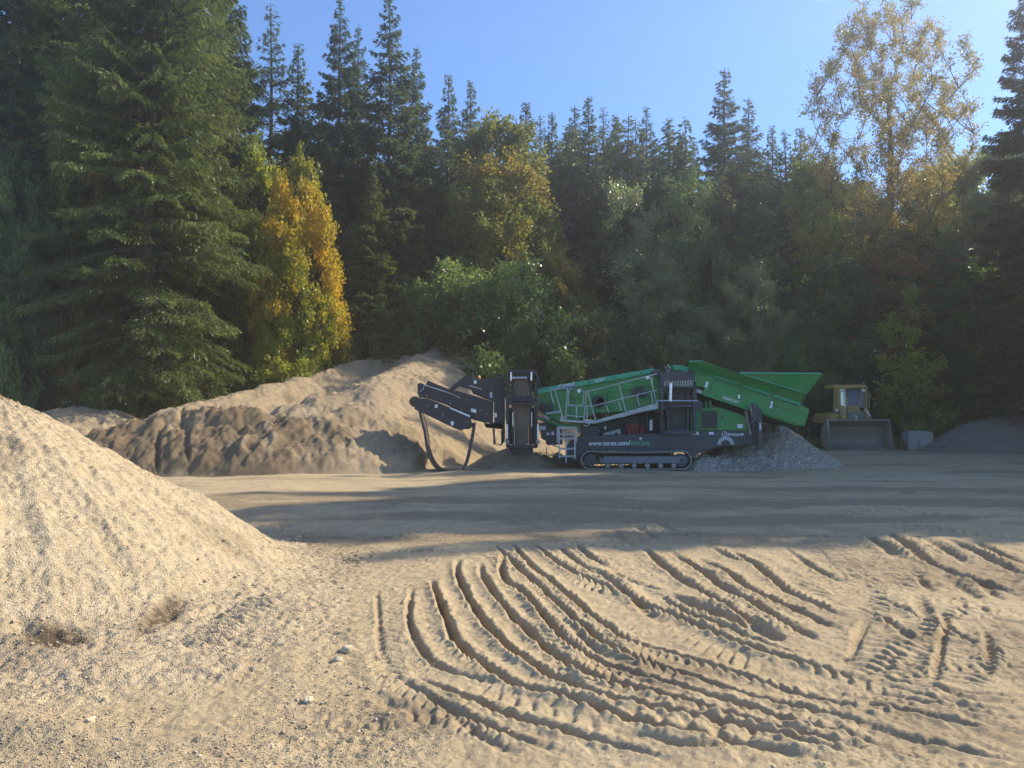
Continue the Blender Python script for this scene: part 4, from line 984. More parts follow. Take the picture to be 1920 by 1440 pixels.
# engine bay interior panels between screen box and chassis
g = MB(); g.poly([(1100, 800), (1240, 768), (1296, 770), (1296, 809), (1240, 812), (1160, 815), (1092, 818)], 25.9, .9); g.build('valve_bay', M['black'], S, .02)
g = MB(); g.poly([(1131, 816), (1131, 812), (1163, 804), (1164, 816), (1160, 816), (1158, 811), (1154, 811), (1151, 816)], 25.6, .05); g.build('valve_bracket', M['alu'], S, 0)
g = MB()
for a, b in (((1140, 800), (1150, 812)), ((1168, 796), (1175, 814)), ((1180, 794), (1184, 815)), ((1188, 800), (1202, 815)), ((1206, 792), (1216, 812)), ((1196, 790), (1199, 812))):
    MB().tube([W(*a, 25.7), W((a[0] + b[0]) / 2 + 3, (a[1] + b[1]) / 2, 25.55), W(*b, 25.75)], .018, 6).build('hydraulic_hose', M['rubber'], S, 0)
decal(rect(1218, 787, 1223.5, 807), 25.3, M['white'], S); decal(rect(1197, 803, 1201, 805), 25.85, M['white'], S); decal(rect(1196, 809.5, 1203, 811.5), 25.85, M['white'], S); decal(rect(1133, 799, 1137, 805), 25.85, M['white'], S); decal(rect(1199, 820, 1203, 824), 25.053, M['white'], CH)
MB().poly(rect(1213.5, 772, 1215, 822), 25.35, .08).build('frame_post', M['dark'], S)
MB().poly([(1175, 797), (1192, 795), (1210, 800), (1210, 813), (1175, 815)], 25.8, .08).build('manifold', M['red'], S)
MB().poly([(1240, 807), (1288, 804), (1294, 810), (1294, 818), (1240, 818)], 25.0, .5).build('fuel_tank', M['dark'], S, .03)
# engine housing
g = MB(); g.poly(A3((212, 640), (520, 622), (620, 650), (868, 742), (868, 885), (212, 885)), 25.1, 1.9)
E = g.build('engine_housing', M['green'], S, .015)
g = MB(); g.poly(A3((330, 665), (510, 665), (510, 858), (330, 858)), 25.085, .02); GR_ = g.build('grille', M['black'], E, .002)
g = MB()
for k in range(12): g.poly(A3((334, 672 + k * 15.5), (506, 672 + k * 15.5), (506, 677 + k * 15.5), (334, 677 + k * 15.5)), 25.07, .02)
g.build('grille_slats', M['dark'], GR_, 0)
g = MB(); g.poly(A3((318, 652), (330, 652), (330, 870), (318, 870)), 25.07, .03); g.poly(A3((510, 652), (522, 652), (522, 870), (510, 870)), 25.07, .03); g.poly(A3((330, 652), (510, 652), (510, 663), (330, 663)), 25.07, .03); g.poly(A3((330, 860), (510, 860), (510, 870), (330, 870)), 25.07, .03)
g.build('grille_frame', M['green'], E, .004)
decal([(1382.5, 795), (1393, 795), (1392, 802.5), (1383, 802.5)], 25.095, M['white'], E)
g = MB(); g.cyl((W(1355, 782, 25.09)[0], W(1355, 782, 25.09)[2]), .03, 25.07, 25.1, 12); g.build('door_latch', M['black'], E, 0)
g = MB(); g.poly(A3((212, 635), (215, 560), (415, 560), (415, 625), (330, 630)), 25.3, 1.4); g.build('engine_top', M['black'], S)
g = MB(); g.poly(A3((420, 545), (445, 545), (450, 620), (420, 625)), 25.15, .1); g.poly(A3((372, 560), (400, 560), (400, 640), (372, 640)), 25.15, .1); g.build('hopper_support', M['green'], S, .01)
# hopper body: feeder side panels
side = A3((248, 222), (440, 278), (760, 372), (1440, 590), (1552, 642), (1492, 835), (1400, 822), (1010, 650), (860, 655), (340, 482), (372, 400), (250, 372))
side = A3((248, 222), (440, 278), (1440, 590), (1552, 642), (1492, 835), (1400, 830), (860, 655), (340, 482), (372, 400), (250, 372))
g = MB(); g.poly(side, 24.9, .06); HP = g.build('hopper_side', M['green'], S, .01)
MB().poly(side, 27.3, .06).build('hopper_side', M['green'], S, .01)
g = MB(); g.poly(A3((1440, 590), (1552, 642), (1492, 835), (1400, 830)), 24.97, 2.32); g.build('hopper_end', M['green'], S, .01)
g = MB(); g.poly(A3((300, 420), (1420, 770), (1400, 826), (860, 653), (340, 484)), 24.97, 2.32); g.build('feeder_belt', M['rubber'], S, .01)
# top rail along the panels
g = MB(); g.poly(A3((436, 268), (450, 262), (1450, 578), (1440, 602)), 24.84, .07); g.build('side_rail', M['teal'], HP, .008)
g = MB(); g.poly(A3((340, 484), (345, 468), (862, 640), (860, 657)), 24.85, .05); g.poly(A3((1010, 655), (1020, 690), (1490, 836), (1498, 815)), 24.85, .05); g.build('lower_flange', M['green'], HP, .006)
# seams and hinges of the side doors
g = MB()
def seam(a, b, w=.016):
    A, B = W(*a, 24.893), W(*b, 24.893); g.bar(A, B, w, .012)
for pts in (((478, 308), (412, 450)), ((478, 308), (775, 405)), ((795, 410), (768, 520)), ((795, 410), (1075, 500)), ((1155, 525), (1128, 640)), ((1155, 525), (1440, 610)), ((1490, 700), (1100, 590))):
    seam(*A3(*pts))
g.build('door_seams', M['black'], HP, 0)
for x, y in ((490, 325), (712, 395), (850, 430), (1066, 500), (1205, 540), (1425, 612)): MB().poly(A3((x - 9, y - 14), (x + 9, y - 8), (x + 7, y + 20), (x - 11, y + 14)), 24.875, .03).build('hinge', M['green'], HP, .004)
decal(A3((385, 330), (415, 340), (393, 405), (366, 395)), 24.893, M['white'], HP); decal(A3((745, 478), (770, 482), (765, 528), (742, 522)), 24.893, M['white'], HP); decal(A3((1112, 552), (1140, 560), (1125, 637), (1098, 630)), 24.893, M['white'], HP)
lettering("TEREX|COLT", 'lettering', (1353.2, 747), (1384.5, 756.5), 24.895, .085, M['white'], HP, .02)
# flared hopper wings
hn = MB(); hn.poly(A3((190, 102), (350, 100), (540, 168), (760, 238), (1500, 462), (1485, 500), (1440, 592), (440, 270), (250, 218), (185, 200)), [24.55, 24.5, 24.5, 24.5, 24.6, 24.8, 24.88, 24.88, 24.9, 24.9], .04); HW = hn.build('hopper_wing', M['green'], S, .004)
hn = MB(); hn.poly(A3((760, 234), (1682, 240), (1500, 462)), [24.5, 24.35, 24.6], .04); hn.build('wing_extension', M['green'], HW, .004)
hn = MB(); hn.poly(A3((190, 102), (350, 100), (540, 168), (760, 238), (1500, 462), (1485, 500), (1440, 592), (440, 270), (250, 218), (185, 200)), [27.8, 27.85, 27.85, 27.85, 27.7, 27.5, 27.4, 27.4, 27.4, 27.4], .04); hf_ = hn.build('hopper_wing', M['green'], S, .004)
hn = MB(); hn.poly(A3((760, 234), (1682, 240), (1500, 462)), [27.85, 28.0, 27.7], .04); hn.build('wing_extension', M['green'], hf_, .004)
a, b = W(1540, 700, 24.37), W(1510, 738, 24.62); a2, b2 = W(1540, 700, 28.0), W(1510, 738, 27.7); c1, c2 = W(1503, 757, 24.88), W(1503, 757, 27.4)
g = MB(); g.prism([a, a2, b2, b], [(p[0] + .04, p[1], p[2] - .02) for p in (a, a2, b2, b)]); g.prism([b, b2, c2, c1], [(p[0] + .04, p[1], p[2]) for p in (b, b2, c2, c1)]); g.build('hopper_end_plate', M['green'], S, 0)
g = MB()
for t in (.25, .5, .75):
    xA = 760 + (1682 - 760) * t
g.bar(W(*A3((760, 236))[0], 24.49), W(*A3((1676, 243))[0], 24.34), .05, .05); g.bar(W(*A3((760, 238))[0], 24.49), W(*A3((1500, 464))[0], 24.58), .035, .03); g.bar(W(*A3((192, 104))[0], 24.54), W(*A3((350, 102))[0], 24.49), .04, .04)
g.build('wing_rim', M['teal'], HW, .004)
g = MB(); g.bar(W(1300, 689, 24.7), W(1318, 703, 24.84), .05, .05); g.bar(W(1400, 712, 24.52), W(1388, 722, 24.84), .05); g.bar(W(1456, 716, 24.5), W(1448, 741, 24.84), .05); g.build('wing_braces', M['green'], HW, .004)
# support leg at the rear with cylinder
g = MB(); g.poly(A3((985, 640), (1010, 660), (1022, 1080), (975, 1090), (968, 800)), 24.75, .22); g.poly(A3((905, 580), (945, 578), (985, 640), (975, 800), (905, 760)), 24.78, .16); g.poly(A3((880, 740), (905, 740), (968, 880), (968, 1010), (905, 890)), 24.95, .2)
LEG = g.build('support_leg', M['dark'], S, .01)
MB().poly(A3((986, 800), (1000, 800), (1002, 880), (988, 880)), 24.72, .03).build('sticker', M['white'], LEG, 0)
g = MB(); g.tube([W(1398, 770, 25.0), W(1408, 815, 25.05)], .05, 10); g.tube([W(1406, 758, 24.8), W(1413, 792, 24.85)], .035, 10); g.build('hydraulic_cylinder', M['steel'], S, 0)
g = MB(); g.poly(A3((975, 1075), (1022, 1068), (1030, 1090), (968, 1095)), 24.7, .3); g.build('leg_foot', M['dark'], LEG, .01)
# far leg
g = MB(); g.poly(A3((985, 640), (1010, 660), (1022, 1060), (975, 1065), (968, 800)), 27.4, .2); g.build('support_leg', M['dark'], S, .01)
# screening box and its conveyor
sb = [(1011, 738), (1225, 696), (1240, 700), (1243, 770), (1120, 774), (1080, 788), (1052, 792), (1022, 780), (1009, 768)]
g = MB(); g.poly(sb, 25.35, 1.9); SB = g.build('screen_box', M['green'], S, .02)
lip = [(1009, 728.5), (1222, 691.5), (1236, 697), (1236, 702), (1104, 727), (1009, 740)]
g = MB(); g.poly([(1009, 728.5), (1225, 690.5), (1234, 697), (1009, 739)], 25.22, .1); g.poly([(1009, 728.5), (1225, 690.5), (1234, 697), (1009, 739)], 27.25, .1); LP = g.build('box_lip', M['teal'], SB, .01)
g = MB()
for x, y in ((1052, 731), (1104, 721), (1152, 712), (1200, 704)): g.poly([(x, y - 10), (x + 2.2, y - 10.4), (x + 2.2, y + 1), (x, y + 1.4)], 25.2, .03)
for x, y, h in ((1030, 742, 44), (1070, 735, 50), (1140, 722, 50), (1190, 712, 55)): g.poly([(x, y), (x + 4, y), (x + 4, y + h), (x, y + h)], 25.30, .05)
g.poly([(1012, 756), (1240, 716), (1240, 719), (1012, 759)], 25.3, .05); g.build('stiffener_ribs', M['green'], SB, .004)
MB().poly([(1040, 728), (1078, 718.5), (1082, 720), (1076, 725), (1048, 731)], 25.212, .006).build('sticker', M['navy'], LP, 0)
lettering("EVOQUIP", 'lettering', (1055, 725.8), (1078, 721.5), 25.208, .075, M['white'], LP, .02)
ringlogo(1050, 725, 25.208, .06, M['white'], LP)
lettering("COLT", 'lettering', (1116.5, 716.5), (1134.5, 713), 25.212, .085, M['white'], LP, .02)
g = MB()
for x, y, r in ((1125, 753, .12), (1122, 753, .20), (1200, 733, .14), (1020, 765, .14)): g.cyl((W(x, y, 25.25)[0], W(x, y, 25.25)[2]), r, 25.2, 25.4, 16)
g.build('vibrator_motor', M['black'], SB, .01)
for x, y in ((1186, 735), (1194, 738), (1202, 730), (1208, 738), (1016, 760), (1024, 766), (1032, 763)):
    MB().poly(rect(x, y - 6, x + 6, y + 7), 25.15, .2).build('spring_mount', M['dark'], SB, .006)
# collecting belt under the box
g = MB(); g.poly([(1012, 782), (1052, 795), (1088, 798), (1086, 802), (1050, 800), (1010, 787)], 25.2, 2); g.build('collecting_chute', M['green'], S, .01)
g = MB(); g.tube([W(1024, 776, 25.1), W(1052, 772, 25.05)], .045, 8); g.tube([W(1018, 780, 25.1), W(1030, 786, 25.1)], .05, 8); g.build('lift_cylinder', M['alu'], S, 0)
# walkway with rails
YN, YF = 24.35, 24.95
def wp(x, y, D=YN): return W(x, y, D)
g = MB()
g.poly(A2((300, 755), (570, 775), (575, 800), (300, 780)), YN, .04); g.poly(A2((570, 745), (700, 770), (1400, 570), (1405, 632), (712, 800), (600, 808), (570, 790)), YN, .04)
g.poly(A2((300, 765), (570, 785), (700, 775), (700, 790), (570, 800), (300, 780)), YN + .05, .5); g.poly(A2((700, 772), (1400, 590), (1400, 605), (700, 790)), YN + .05, .5)
g.poly(A2((305, 720), (350, 722), (355, 765), (305, 760)), YN, .03)
WK = g.build('walkway', M['alu'], S, .004)
def rail(pts, r=.018, D=YN - .02, smooth=False):
    g = MB(); g.tube([wp(*p, D) for p in A2(*pts)], r, 8); return g
RL = MB()
for pts in [((240, 425), (330, 735)), ((385, 405), (362, 765)), ((235, 410), (385, 405)),
            ((400, 430), (392, 570), (410, 592), (540, 600), (562, 580), (568, 440), (545, 420), (420, 412), (400, 430)),
            ((200, 470), (190, 430), (215, 415), (300, 412)), ((200, 470), (230, 580)), ((596, 430), (565, 790)), ((610, 445), (705, 790)), ((610, 445), (1300, 270), (1390, 245)),
            ((962, 362), (1050, 710)), ((1310, 275), (1395, 600)), ((1330, 285), (1345, 400)), ((590, 608), (680, 605), (1390, 428)), ((820, 595), (848, 690)), ((965, 565), (985, 655)),
            ((1165, 490), (1192, 600)), ((1325, 455), (1345, 570)), ((380, 600), (565, 610)), ((485, 605), (485, 750)), ((605, 615), (605, 745)), ((365, 715), (565, 730)),
            ((565, 820), (600, 840), (622, 820), (622, 790)), ((1045, 720), (890, 748)), ((1395, 635), (1100, 692))]:
    RL.tube([wp(*p, YN - .02) for p in A2(*pts)], .017, 8)
RL.build('handrail', M['alu'], WK, 0)
RL = MB()
for x, y in ((340, 735), (700, 775), (1050, 690), (1395, 600)):
    RL.bar(wp(*A2((x, y))[0], YN), wp(*A2((x, y))[0], 25.4), .05, .05)
RL.build('walkway_brackets', M['alu'], WK, .004)
for q in ((1086, 733), (1214, 708)): g = MB(); x, y, z = wp(*q, YN - .12); g.cyl((x, z), .055, y, y + .07, 14); g.build('work_lamp', M['white'], WK, .008)
# ladder
g = MB(); D = 24.6
for a, b in (((272, 845), (272, 1020)), ((490, 850), (484, 1010)), ((290, 845), (295, 1200)), ((470, 850), (468, 1200)), ((368, 990), (368, 1240))):
    g.bar(W(*A2(a)[0], D), W(*A2(b)[0], D), .045, .03)
for y in (850, 915, 965, 1080, 1165): g.poly(A2((290, y), (475, y), (475, y + 18), (290, y + 18)), D, .16)
g.poly(A2((275, 838), (485, 838), (490, 852), (270, 852)), D - .02, .5); g.build('ladder', M['alu'], S, .004)
g = MB(); g.poly(A2((75, 800), (320, 800), (330, 1040), (160, 1050), (150, 1000), (100, 980)), 25.4, 1.2); MB2 = g.build('front_frame', M['dark'], S, .01)
g = MB(); g.tube([W(*p, 25.2) for p in A2((145, 1070), (150, 1160), (350, 1160))], .02, 8); g.tube([W(*p, 25.2) for p in A2((210, 1040), (300, 1080))], .02, 8); g.tube([W(*p, 25.1) for p in A2((550, 860), (740, 845), (740, 900))], .014, 8); g.build('step_rail', M['steel'], S, 0)
decal(A2((75, 832), (142, 832), (134, 878), (80, 872)), 25.39, M['white'], MB2); decal(A2((150, 905), (180, 907), (180, 936), (150, 934)), 25.39, M['white'], MB2); decal(A2((203, 895), (233, 895), (233, 935), (203, 935)), 25.39, M['white'], MB2)
MB().poly([(1090, 803), (1122, 801), (1122, 819), (1090, 820)], 25.3, .5).build('control_box', M['dark'], S, .02)

# side conveyors folded up, seen end-on
def side_conveyor(x0, x1, ytop, ybot, Dn, belt_m, label_pos, near=True):
    """x0,x1,ytop,ybot in pixels; the folded conveyor stands in a plane facing the camera"""
    w = x1 - x0
    f = MB()
    for x in (x0 + w * .06, x1 - w * .06): f.bar(W(x, ytop + 18, Dn), W(x, ybot, Dn), .10, .16)
    for x in (x0 + w * .22, x1 - w * .24): f.bar(W(x, ytop + 22, Dn + .12), W(x, ybot - 2, Dn + .12), .07, .12)
    for y in ((ytop + 57), (ytop + 64)): f.bar(W(x0 + 2, y, Dn + .0), W(x1 - 2, y, Dn + .0), .09, .1)
    f.bar(W(x0 + 2, ybot - 1, Dn + .02), W(x1 - 2, ybot - 1, Dn + .02), .10, .14)
    return f
TW = side_conveyor(948, 1009, 693, 838, 24.85, None, None)
for a, b in (((1125, 360), (1125, 270)), ((1125, 270), (1170, 205)), ((1170, 205), (1445, 205)), ((1445, 205), (1500, 310)), ((1500, 310), (1505, 365)), ((1160, 225), (1450, 225)), ((1195, 225), (1190, 365)), ((1415, 225), (1418, 340)), ((1040, 275), (1120, 262)), ((1050, 340), (1120, 330)), ((1045, 400), (1120, 390))):
    TW.bar(W(*A1(a)[0], 24.82), W(*A1(b)[0], 24.82), .06, .08)
T1 = TW.build('side_conveyor_frame', M['black'], S, .008)
MB().poly(A1((1228, 285), (1385, 280), (1385, 1040), (1228, 1050)), 25.05, .06).build('side_conveyor_belt', M['belt_dusty'], T1, .01)
g = MB(); g.poly(A1((1160, 240), (1440, 240), (1440, 300), (1160, 300)), 25.0, .5); g.build('head_housing', M['black'], T1, .01)
for q in (((1150, 630), (1225, 630), (1225, 1040), (1150, 1040)), ((1390, 630), (1470, 630), (1470, 1040), (1390, 1040))): MB().poly(A1(*q), 25.12, .5).build('side_guard', M['black'], T1, .01)
g = MB()
g.poly(A1((1190, 500), (1430, 500), (1430, 600), (1190, 600)), 24.9, .08); g.build('side_conveyor_housing', M['black'], T1, .01)
g = MB()
for a, b in (((1210, 680), (1210, 840)), ((1422, 680), (1422, 845))): g.bar(W(*A1(a)[0], 24.9), W(*A1(b)[0], 24.9), .02, .03)
for a, b, c_ in (((1145, 815), (1145, 975), .035), ((1492, 815), (1492, 975), .035)): g.tube([W(*A1(a)[0], 24.72), W(*A1(b)[0], 24.72)], c_, 10)
g.tube([W(*A1((1190, 290))[0], 24.8), W(*A1((1370, 290))[0], 24.8)], .03, 8); g.tube([W(*A1((1190, 225))[0], 24.75), W(*A1((1190, 320))[0], 24.75)], .03, 8); g.tube([W(*A1((1418, 225))[0], 24.75), W(*A1((1418, 320))[0], 24.75)], .03, 8)
g.build('hydraulic_cylinder', M['chrome'], T1, 0)
g = MB()
for a in ((1145, 1010), (1492, 1010)): x, y, z = W(*A1(a)[0], 24.7); g.cyl((x, z), .07, 24.68, 24.78, 12)
g.build('pivot_pin', M['steel'], T1, .004)
MB().poly(A1((1165, 1050), (1440, 1050), (1435, 1140), (1210, 1165), (1165, 1100)), 25.0, .4).build('tail_drum_guard', M['black'], T1, .01)
# middle one
TW = side_conveyor(1236, 1306, 697, 812, 24.98, None, None)
T2 = TW.build('side_conveyor_frame', M['dark'], S, .008)
g = MB(); g.poly([(1238, 697), (1303, 697), (1304, 712), (1238, 714)], 24.9, .5); g.poly([(1224, 694), (1238, 692), (1240, 706), (1228, 706)], 25.1, .4); g.build('head_drum', M['dark'], T2, .01)
g = MB()
for k in range(13): x = 1241 + k * 4.8; g.poly([(x, 712), (x + 2.6, 712), (x + 2.6, 725), (x, 725)], 24.93, .05)
g.build('head_scraper', M['alu'], T2, .003)
MB().poly([(1240, 724), (1302, 724), (1302, 727), (1240, 727)], 24.9, .1).build('cross_beam', M['dark'], T2, .004)
MB().poly([(1250, 727), (1294, 727), (1294, 806), (1250, 806)], 25.15, .06).build('side_conveyor_belt', M['rubber'], T2, .01)
g = MB(); g.tube([W(1232, 751.5, 24.85), W(1308, 751.5, 24.85)], .025, 8); g.tube([W(1258, 718, 24.85), W(1257, 752, 24.85)], .05, 10); g.build('piston_rod', M['chrome'], T2, 0)
g = MB()
for pts in (((1250, 753), (1249, 775), (1252, 786), (1257, 778), (1258, 756)), ((1260, 753), (1262, 775), (1259, 785), (1253, 780)), ((1228, 770), (1236, 786), (1242, 795), (1243, 812)), ((1236, 768), (1246, 790), (1244, 806))):
    MB().tube([W(x, y, 24.85) for x, y in pts], .02, 6).build('hydraulic_hose', M['rubber'], T2, 0)
g = MB(); g.poly([(1302, 728), (1318, 733), (1316, 739), (1302, 735)], 24.95, .3); g.build('drive_motor', M['alu'], S, .01)
g = MB(); g.poly([(1261, 684), (1279, 685), (1291, 689), (1289, 699), (1282, 697), (1280, 694), (1266, 694)], [25.2] * 7, .5); g.build('control_cover', M['teal'], S, .01)
g = MB(); g.tube([W(1251, 684, 25.3), W(1256, 690, 25.3), W(1254, 697, 25.3)], .03, 6); g.tube([W(1247, 687, 25.3), W(1253, 697, 25.3)], .02, 6); g.build('hose_bundle', M['alu'], S, 0)
g = MB(); g.poly([(1300, 752), (1312, 750), (1320, 758), (1316, 768), (1302, 768)], 24.95, .3); g.build('hose_reel', M['dark'], S, .02)
# tail conveyor folded at the left
g = MB(); g.poly(A1((135, 365), (165, 345), (230, 372), (250, 320), (480, 412), (740, 480), (990, 560), (985, 800), (880, 792), (760, 762), (470, 600), (250, 520), (160, 512), (140, 470)), 24.95, .14); g.poly(A1((250, 330), (480, 418), (740, 490), (980, 570), (975, 700), (760, 660), (470, 560), (170, 480)), 25.8, .14)
TC = g.build('tail_conveyor', M['black'], S, .01)
g = MB(); g.poly(A1((140, 520), (250, 522), (470, 610), (735, 735), (748, 830), (690, 862), (620, 882), (560, 862), (100, 640), (105, 600)), 24.85, .14); g.poly(A1((140, 520), (250, 522), (470, 610), (735, 735), (748, 830), (690, 862), (620, 882), (560, 862), (100, 640), (105, 600)), 25.85, .14)
TL = g.build('lower_conveyor_section', M['black'], S, .01)
MB().poly(A1((505, 622), (730, 715), (722, 733), (500, 636)), 24.83, .03).build('edge_strip', M['white'], TL, 0)
g = MB(); g.tube([W(*p, 24.88) for p in A1((215, 370), (440, 445), (520, 470), (620, 520))], .018, 6); g.tube([W(*p, 24.9) for p in A1((215, 372), (200, 420), (165, 440))], .015, 6); g.build('hydraulic_line', M['alu'], TC, 0)
g = MB(); g.poly(A1((490, 412), (690, 256), (755, 256), (785, 312), (1045, 292), (1120, 282), (1120, 1000), (1090, 1040), (1085, 870), (1000, 860), (1000, 560), (940, 540), (860, 500), (780, 440), (600, 380), (540, 425)), 25.0, .3)
g.poly(A1((725, 376), (860, 412), (990, 470), (990, 560), (760, 470)), 25.05, .2)
g.poly(A1((985, 790), (1090, 800), (1090, 860), (905, 850), (900, 815)), 25.0, .3)
AR = g.build('tail_frame', M['black'], S, .01)
g = MB(); g.poly(A1((725, 370), (860, 412), (858, 424), (722, 384)), 24.97, .04); g.poly(A1((950, 450), (978, 450), (978, 515), (950, 515)), 24.985, .02); g.build('bright_strip', M['alu'], AR, 0)
for q in (((335, 590), (366, 590), (358, 630), (330, 628)), ((512, 778), (550, 785), (540, 828), (508, 820))): decal(A1(*q), 24.845, M['white'], TL)
for q in (((742, 632), (800, 650), (794, 688), (738, 670)), ((768, 320), (802, 318), (802, 358), (770, 358))): decal(A1(*q), 24.945 if q[0][1] > 500 else 24.99, M['white'], TC if q[0][1] > 500 else AR)
decal(A1((1003, 685), (1030, 685), (1030, 735), (1003, 735)), 24.99, M['white'], AR)
g = MB()
for q in ((170, 440), (240, 488), (690, 540), (500, 575), (180, 525), (630, 650), (840, 655), (920, 690), (250, 605), (425, 690), (425, 715), (700, 780)):
    x, y, z = W(*A1(q)[0], 24.84); g.cyl((x, z), .022, 24.82, 25.0, 8)
g.build('bolts', M['steel'], TC, 0)
x, y, z = W(*A1((828, 280))[0], 25.1); g = MB(); g.tube([(x, y, z - .07), (x, y, z), (x, y, z + .05)], [.05, .05, .02], 12); g.build('beacon', M['amber'], AR, 0)
g = MB(); x0b, _, z0b = W(*A1((120, 560))[0], 25.4); g.cyl((x0b, z0b), .17, 25.0, 25.8, 20); g.build('tail_drum', M['rubber'], TL, .01); g = MB(); g.cyl((W(*A1((700, 815))[0], 25.4)[0], W(*A1((700, 815))[0], 25.4)[2]), .15, 25.0, 25.8, 20); g.build('tail_drum', M['rubber'], TL, .01)
g = MB(); g.poly(A1((880, 790), (1085, 860), (1085, 870), (905, 850)), 25.0, .3); g.tube([W(*p, 24.95) for p in A1((1000, 870), (995, 1030), (1080, 1045), (1100, 1000))], .025, 8); g.tube([W(*p, 24.95) for p in A1((1085, 880), (1088, 1040))], .03, 8); g.tube([W(*p, 24.95) for p in A1((990, 860), (1000, 960), (1010, 1040))], .03, 8); g.build('drain_pipe', M['dark'], AR, 0)
# the slack belt hanging in a loop
lp = smooth_path(A1((105, 600), (130, 650), (160, 770), (200, 930), (250, 1130), (330, 1270), (430, 1335), (540, 1352), (620, 1325), (665, 1240), (695, 1100), (715, 980), (735, 850), (740, 800)), 1.0)
Pn, Pf = [], []
for x, y in lp:
    p = W(x, y, 23.95); zf = max(p[2], .02); Pn.append((p[0], 23.95 + .95 * min(1, p[2] / 1.2), zf)); Pf.append((p[0], 24.6 + 1.0 * min(1, p[2] / 1.2), zf))
Pn = np.array(Pn); Pf = np.array(Pf); T = np.gradient(Pn, axis=0); Nn = np.stack([T[:, 2], T[:, 1] * 0, -T[:, 0]], -1); Nn /= np.linalg.norm(Nn, axis=1)[:, None] + 1e-9
n = len(Pn); th = .08; V = np.concatenate([Pn, Pf, Pf + Nn * th, Pn + Nn * th]); i = np.arange(n - 1)
Fq = []
for a, b in ((0, 1), (1, 2), (2, 3), (3, 0)): Fq += [(a * n + k, a * n + k + 1, b * n + k + 1, b * n + k) for k in range(n - 1)]
g = MB(); g.add(V, Fq); g.build('slack_belt', M['rubber'], TL, 0, False)

# ------------------------------------------------------------------ wheel loader
LX, LY = W(1600, 847, 38)[0], 39.6
Ld = empty('wheel_loader', (LX, LY, 0)); tag(Ld, "old yellow wheel loader facing the camera with its wide worn bucket on the ground", "loader")
B4 = lambda *p: [(1530 + x / 9.6, 710 + y / 9.6) for x, y in p]
D = 37.2
# bucket: curved shell open to the camera, with side plates and cutting edge
xl, xr = W(1555.5, 800, D)[0], W(1675.5, 800, D)[0]; zt = W(1600, 789, D)[2]; zb = .06
sec = [(D, zb), (D + .5, zb), (D + .95, .28), (D + 1.08, .7), (D + .95, 1.15), (D + .55, zt), (D + .42, zt)]
sec_o = [(D, zb - .03), (D + .53, zb - .03), (D + 1.0, .25), (D + 1.13, .7), (D + 1.0, 1.18), (D + .57, zt + .04), (D + .42, zt + .04)]
g = MB()
for k in range(len(sec) - 1):
    P = [(xl, *sec[k]), (xr, *sec[k]), (xr, *sec[k + 1]), (xl, *sec[k + 1])]; Q = [(xl, *sec_o[k]), (xr, *sec_o[k]), (xr, *sec_o[k + 1]), (xl, *sec_o[k + 1])]
    g.prism(P, Q)
BK = g.build('bucket', M['bucket'], Ld, 0)
for x in (xl, xr - .04):
    P = [(x, D - .02, zb - .03), (x, D + .53, zb - .03), (x, D + 1.0, .25), (x, D + 1.13, .7), (x, D + 1.0, 1.18), (x, D + .57, zt + .04), (x, D + .35, zt + .03), (x, D + .16, .75)]
    g = MB(); g.prism(P, [(a + .04, b, c_) for a, b, c_ in P]); g.build('bucket_side', M['bucket'], BK, .006)
g = MB(); g.box(xl, xr, D - .06, D + .03, .02, .055)
for k in range(10): x = xl + (xr - xl) * (k + .5) / 10; g.box(x - .045, x + .045, D - .10, D + .05, .055, .085)
g.build('cutting_edge', M['steel'], BK, .005)
g = MB(); g.box(xl + .02, xl + .10, D + .30, D + .40, .15, zt); g.build('worn_edge', M['alu'], BK, .01)
g = MB(); g.box(xl, xr, D + .36, D + .50, zt - .02, zt + .07); g.build('bucket_rim', M['bucket'], BK, .01)
def lw(x, y, d=39.2): return W(*B4((x, y))[0], d)
g = MB(); g.poly(B4((285, 625), (440, 625), (560, 590), (580, 585), (850, 585), (880, 640), (990, 690), (995, 800), (270, 800), (270, 660)), 39.0, 2.6); BD = g.build('body', M['yellow'], Ld, .04)
g = MB(); g.poly(B4((575, 590), (855, 590), (885, 770), (570, 770)), 38.9, .12); g.build('front_frame_plate', M['bucket'], BD, .02)
g = MB(); g.poly(B4((290, 715), (440, 715), (440, 760), (290, 760)), 38.95, .08); g.build('red_step', M['red'], BD, .01)
# cab frame
g = MB()
for a, b, w in (((335, 170), (330, 600), .05), ((368, 160), (365, 600), .06), ((412, 170), (412, 600), .15), ((905, 130), (905, 560), .07), ((950, 230), (955, 520), .04)):
    g.bar(lw(*a), lw(*b), w, .1)
g.poly(B4((325, 112), (890, 105), (905, 135), (870, 165), (470, 175), (430, 165), (325, 160)), 39.1, 1.2)
g.bar(lw(520, 180), lw(585, 570), .04, .05); g.bar(lw(815, 165), lw(775, 510), .06, .05); g.bar(lw(585, 495), lw(775, 490), .05, .05); g.poly(B4((580, 500), (780, 500), (800, 590), (575, 590)), 39.15, .1)
g.bar(lw(335, 160, 40.6), lw(330, 600, 40.6), .08, .1); g.bar(lw(905, 130, 40.6), lw(905, 560, 40.6), .08, .1)
CB = g.build('cab', M['yellow'], Ld, .01)
MB().poly(B4((535, 180), (812, 170), (772, 490), (590, 492)), [39.5, 39.5, 39.22, 39.22], .03).build('windscreen', M['glass'], CB, 0)
MB().poly(B4((430, 180), (525, 180), (580, 600), (440, 600)), 39.3, .03).build('side_window', M['glass'], CB, 0)
MB().poly(B4((820, 170), (885, 150), (890, 560), (785, 500)), 39.3, .03).build('side_window', M['glass'], CB, 0)
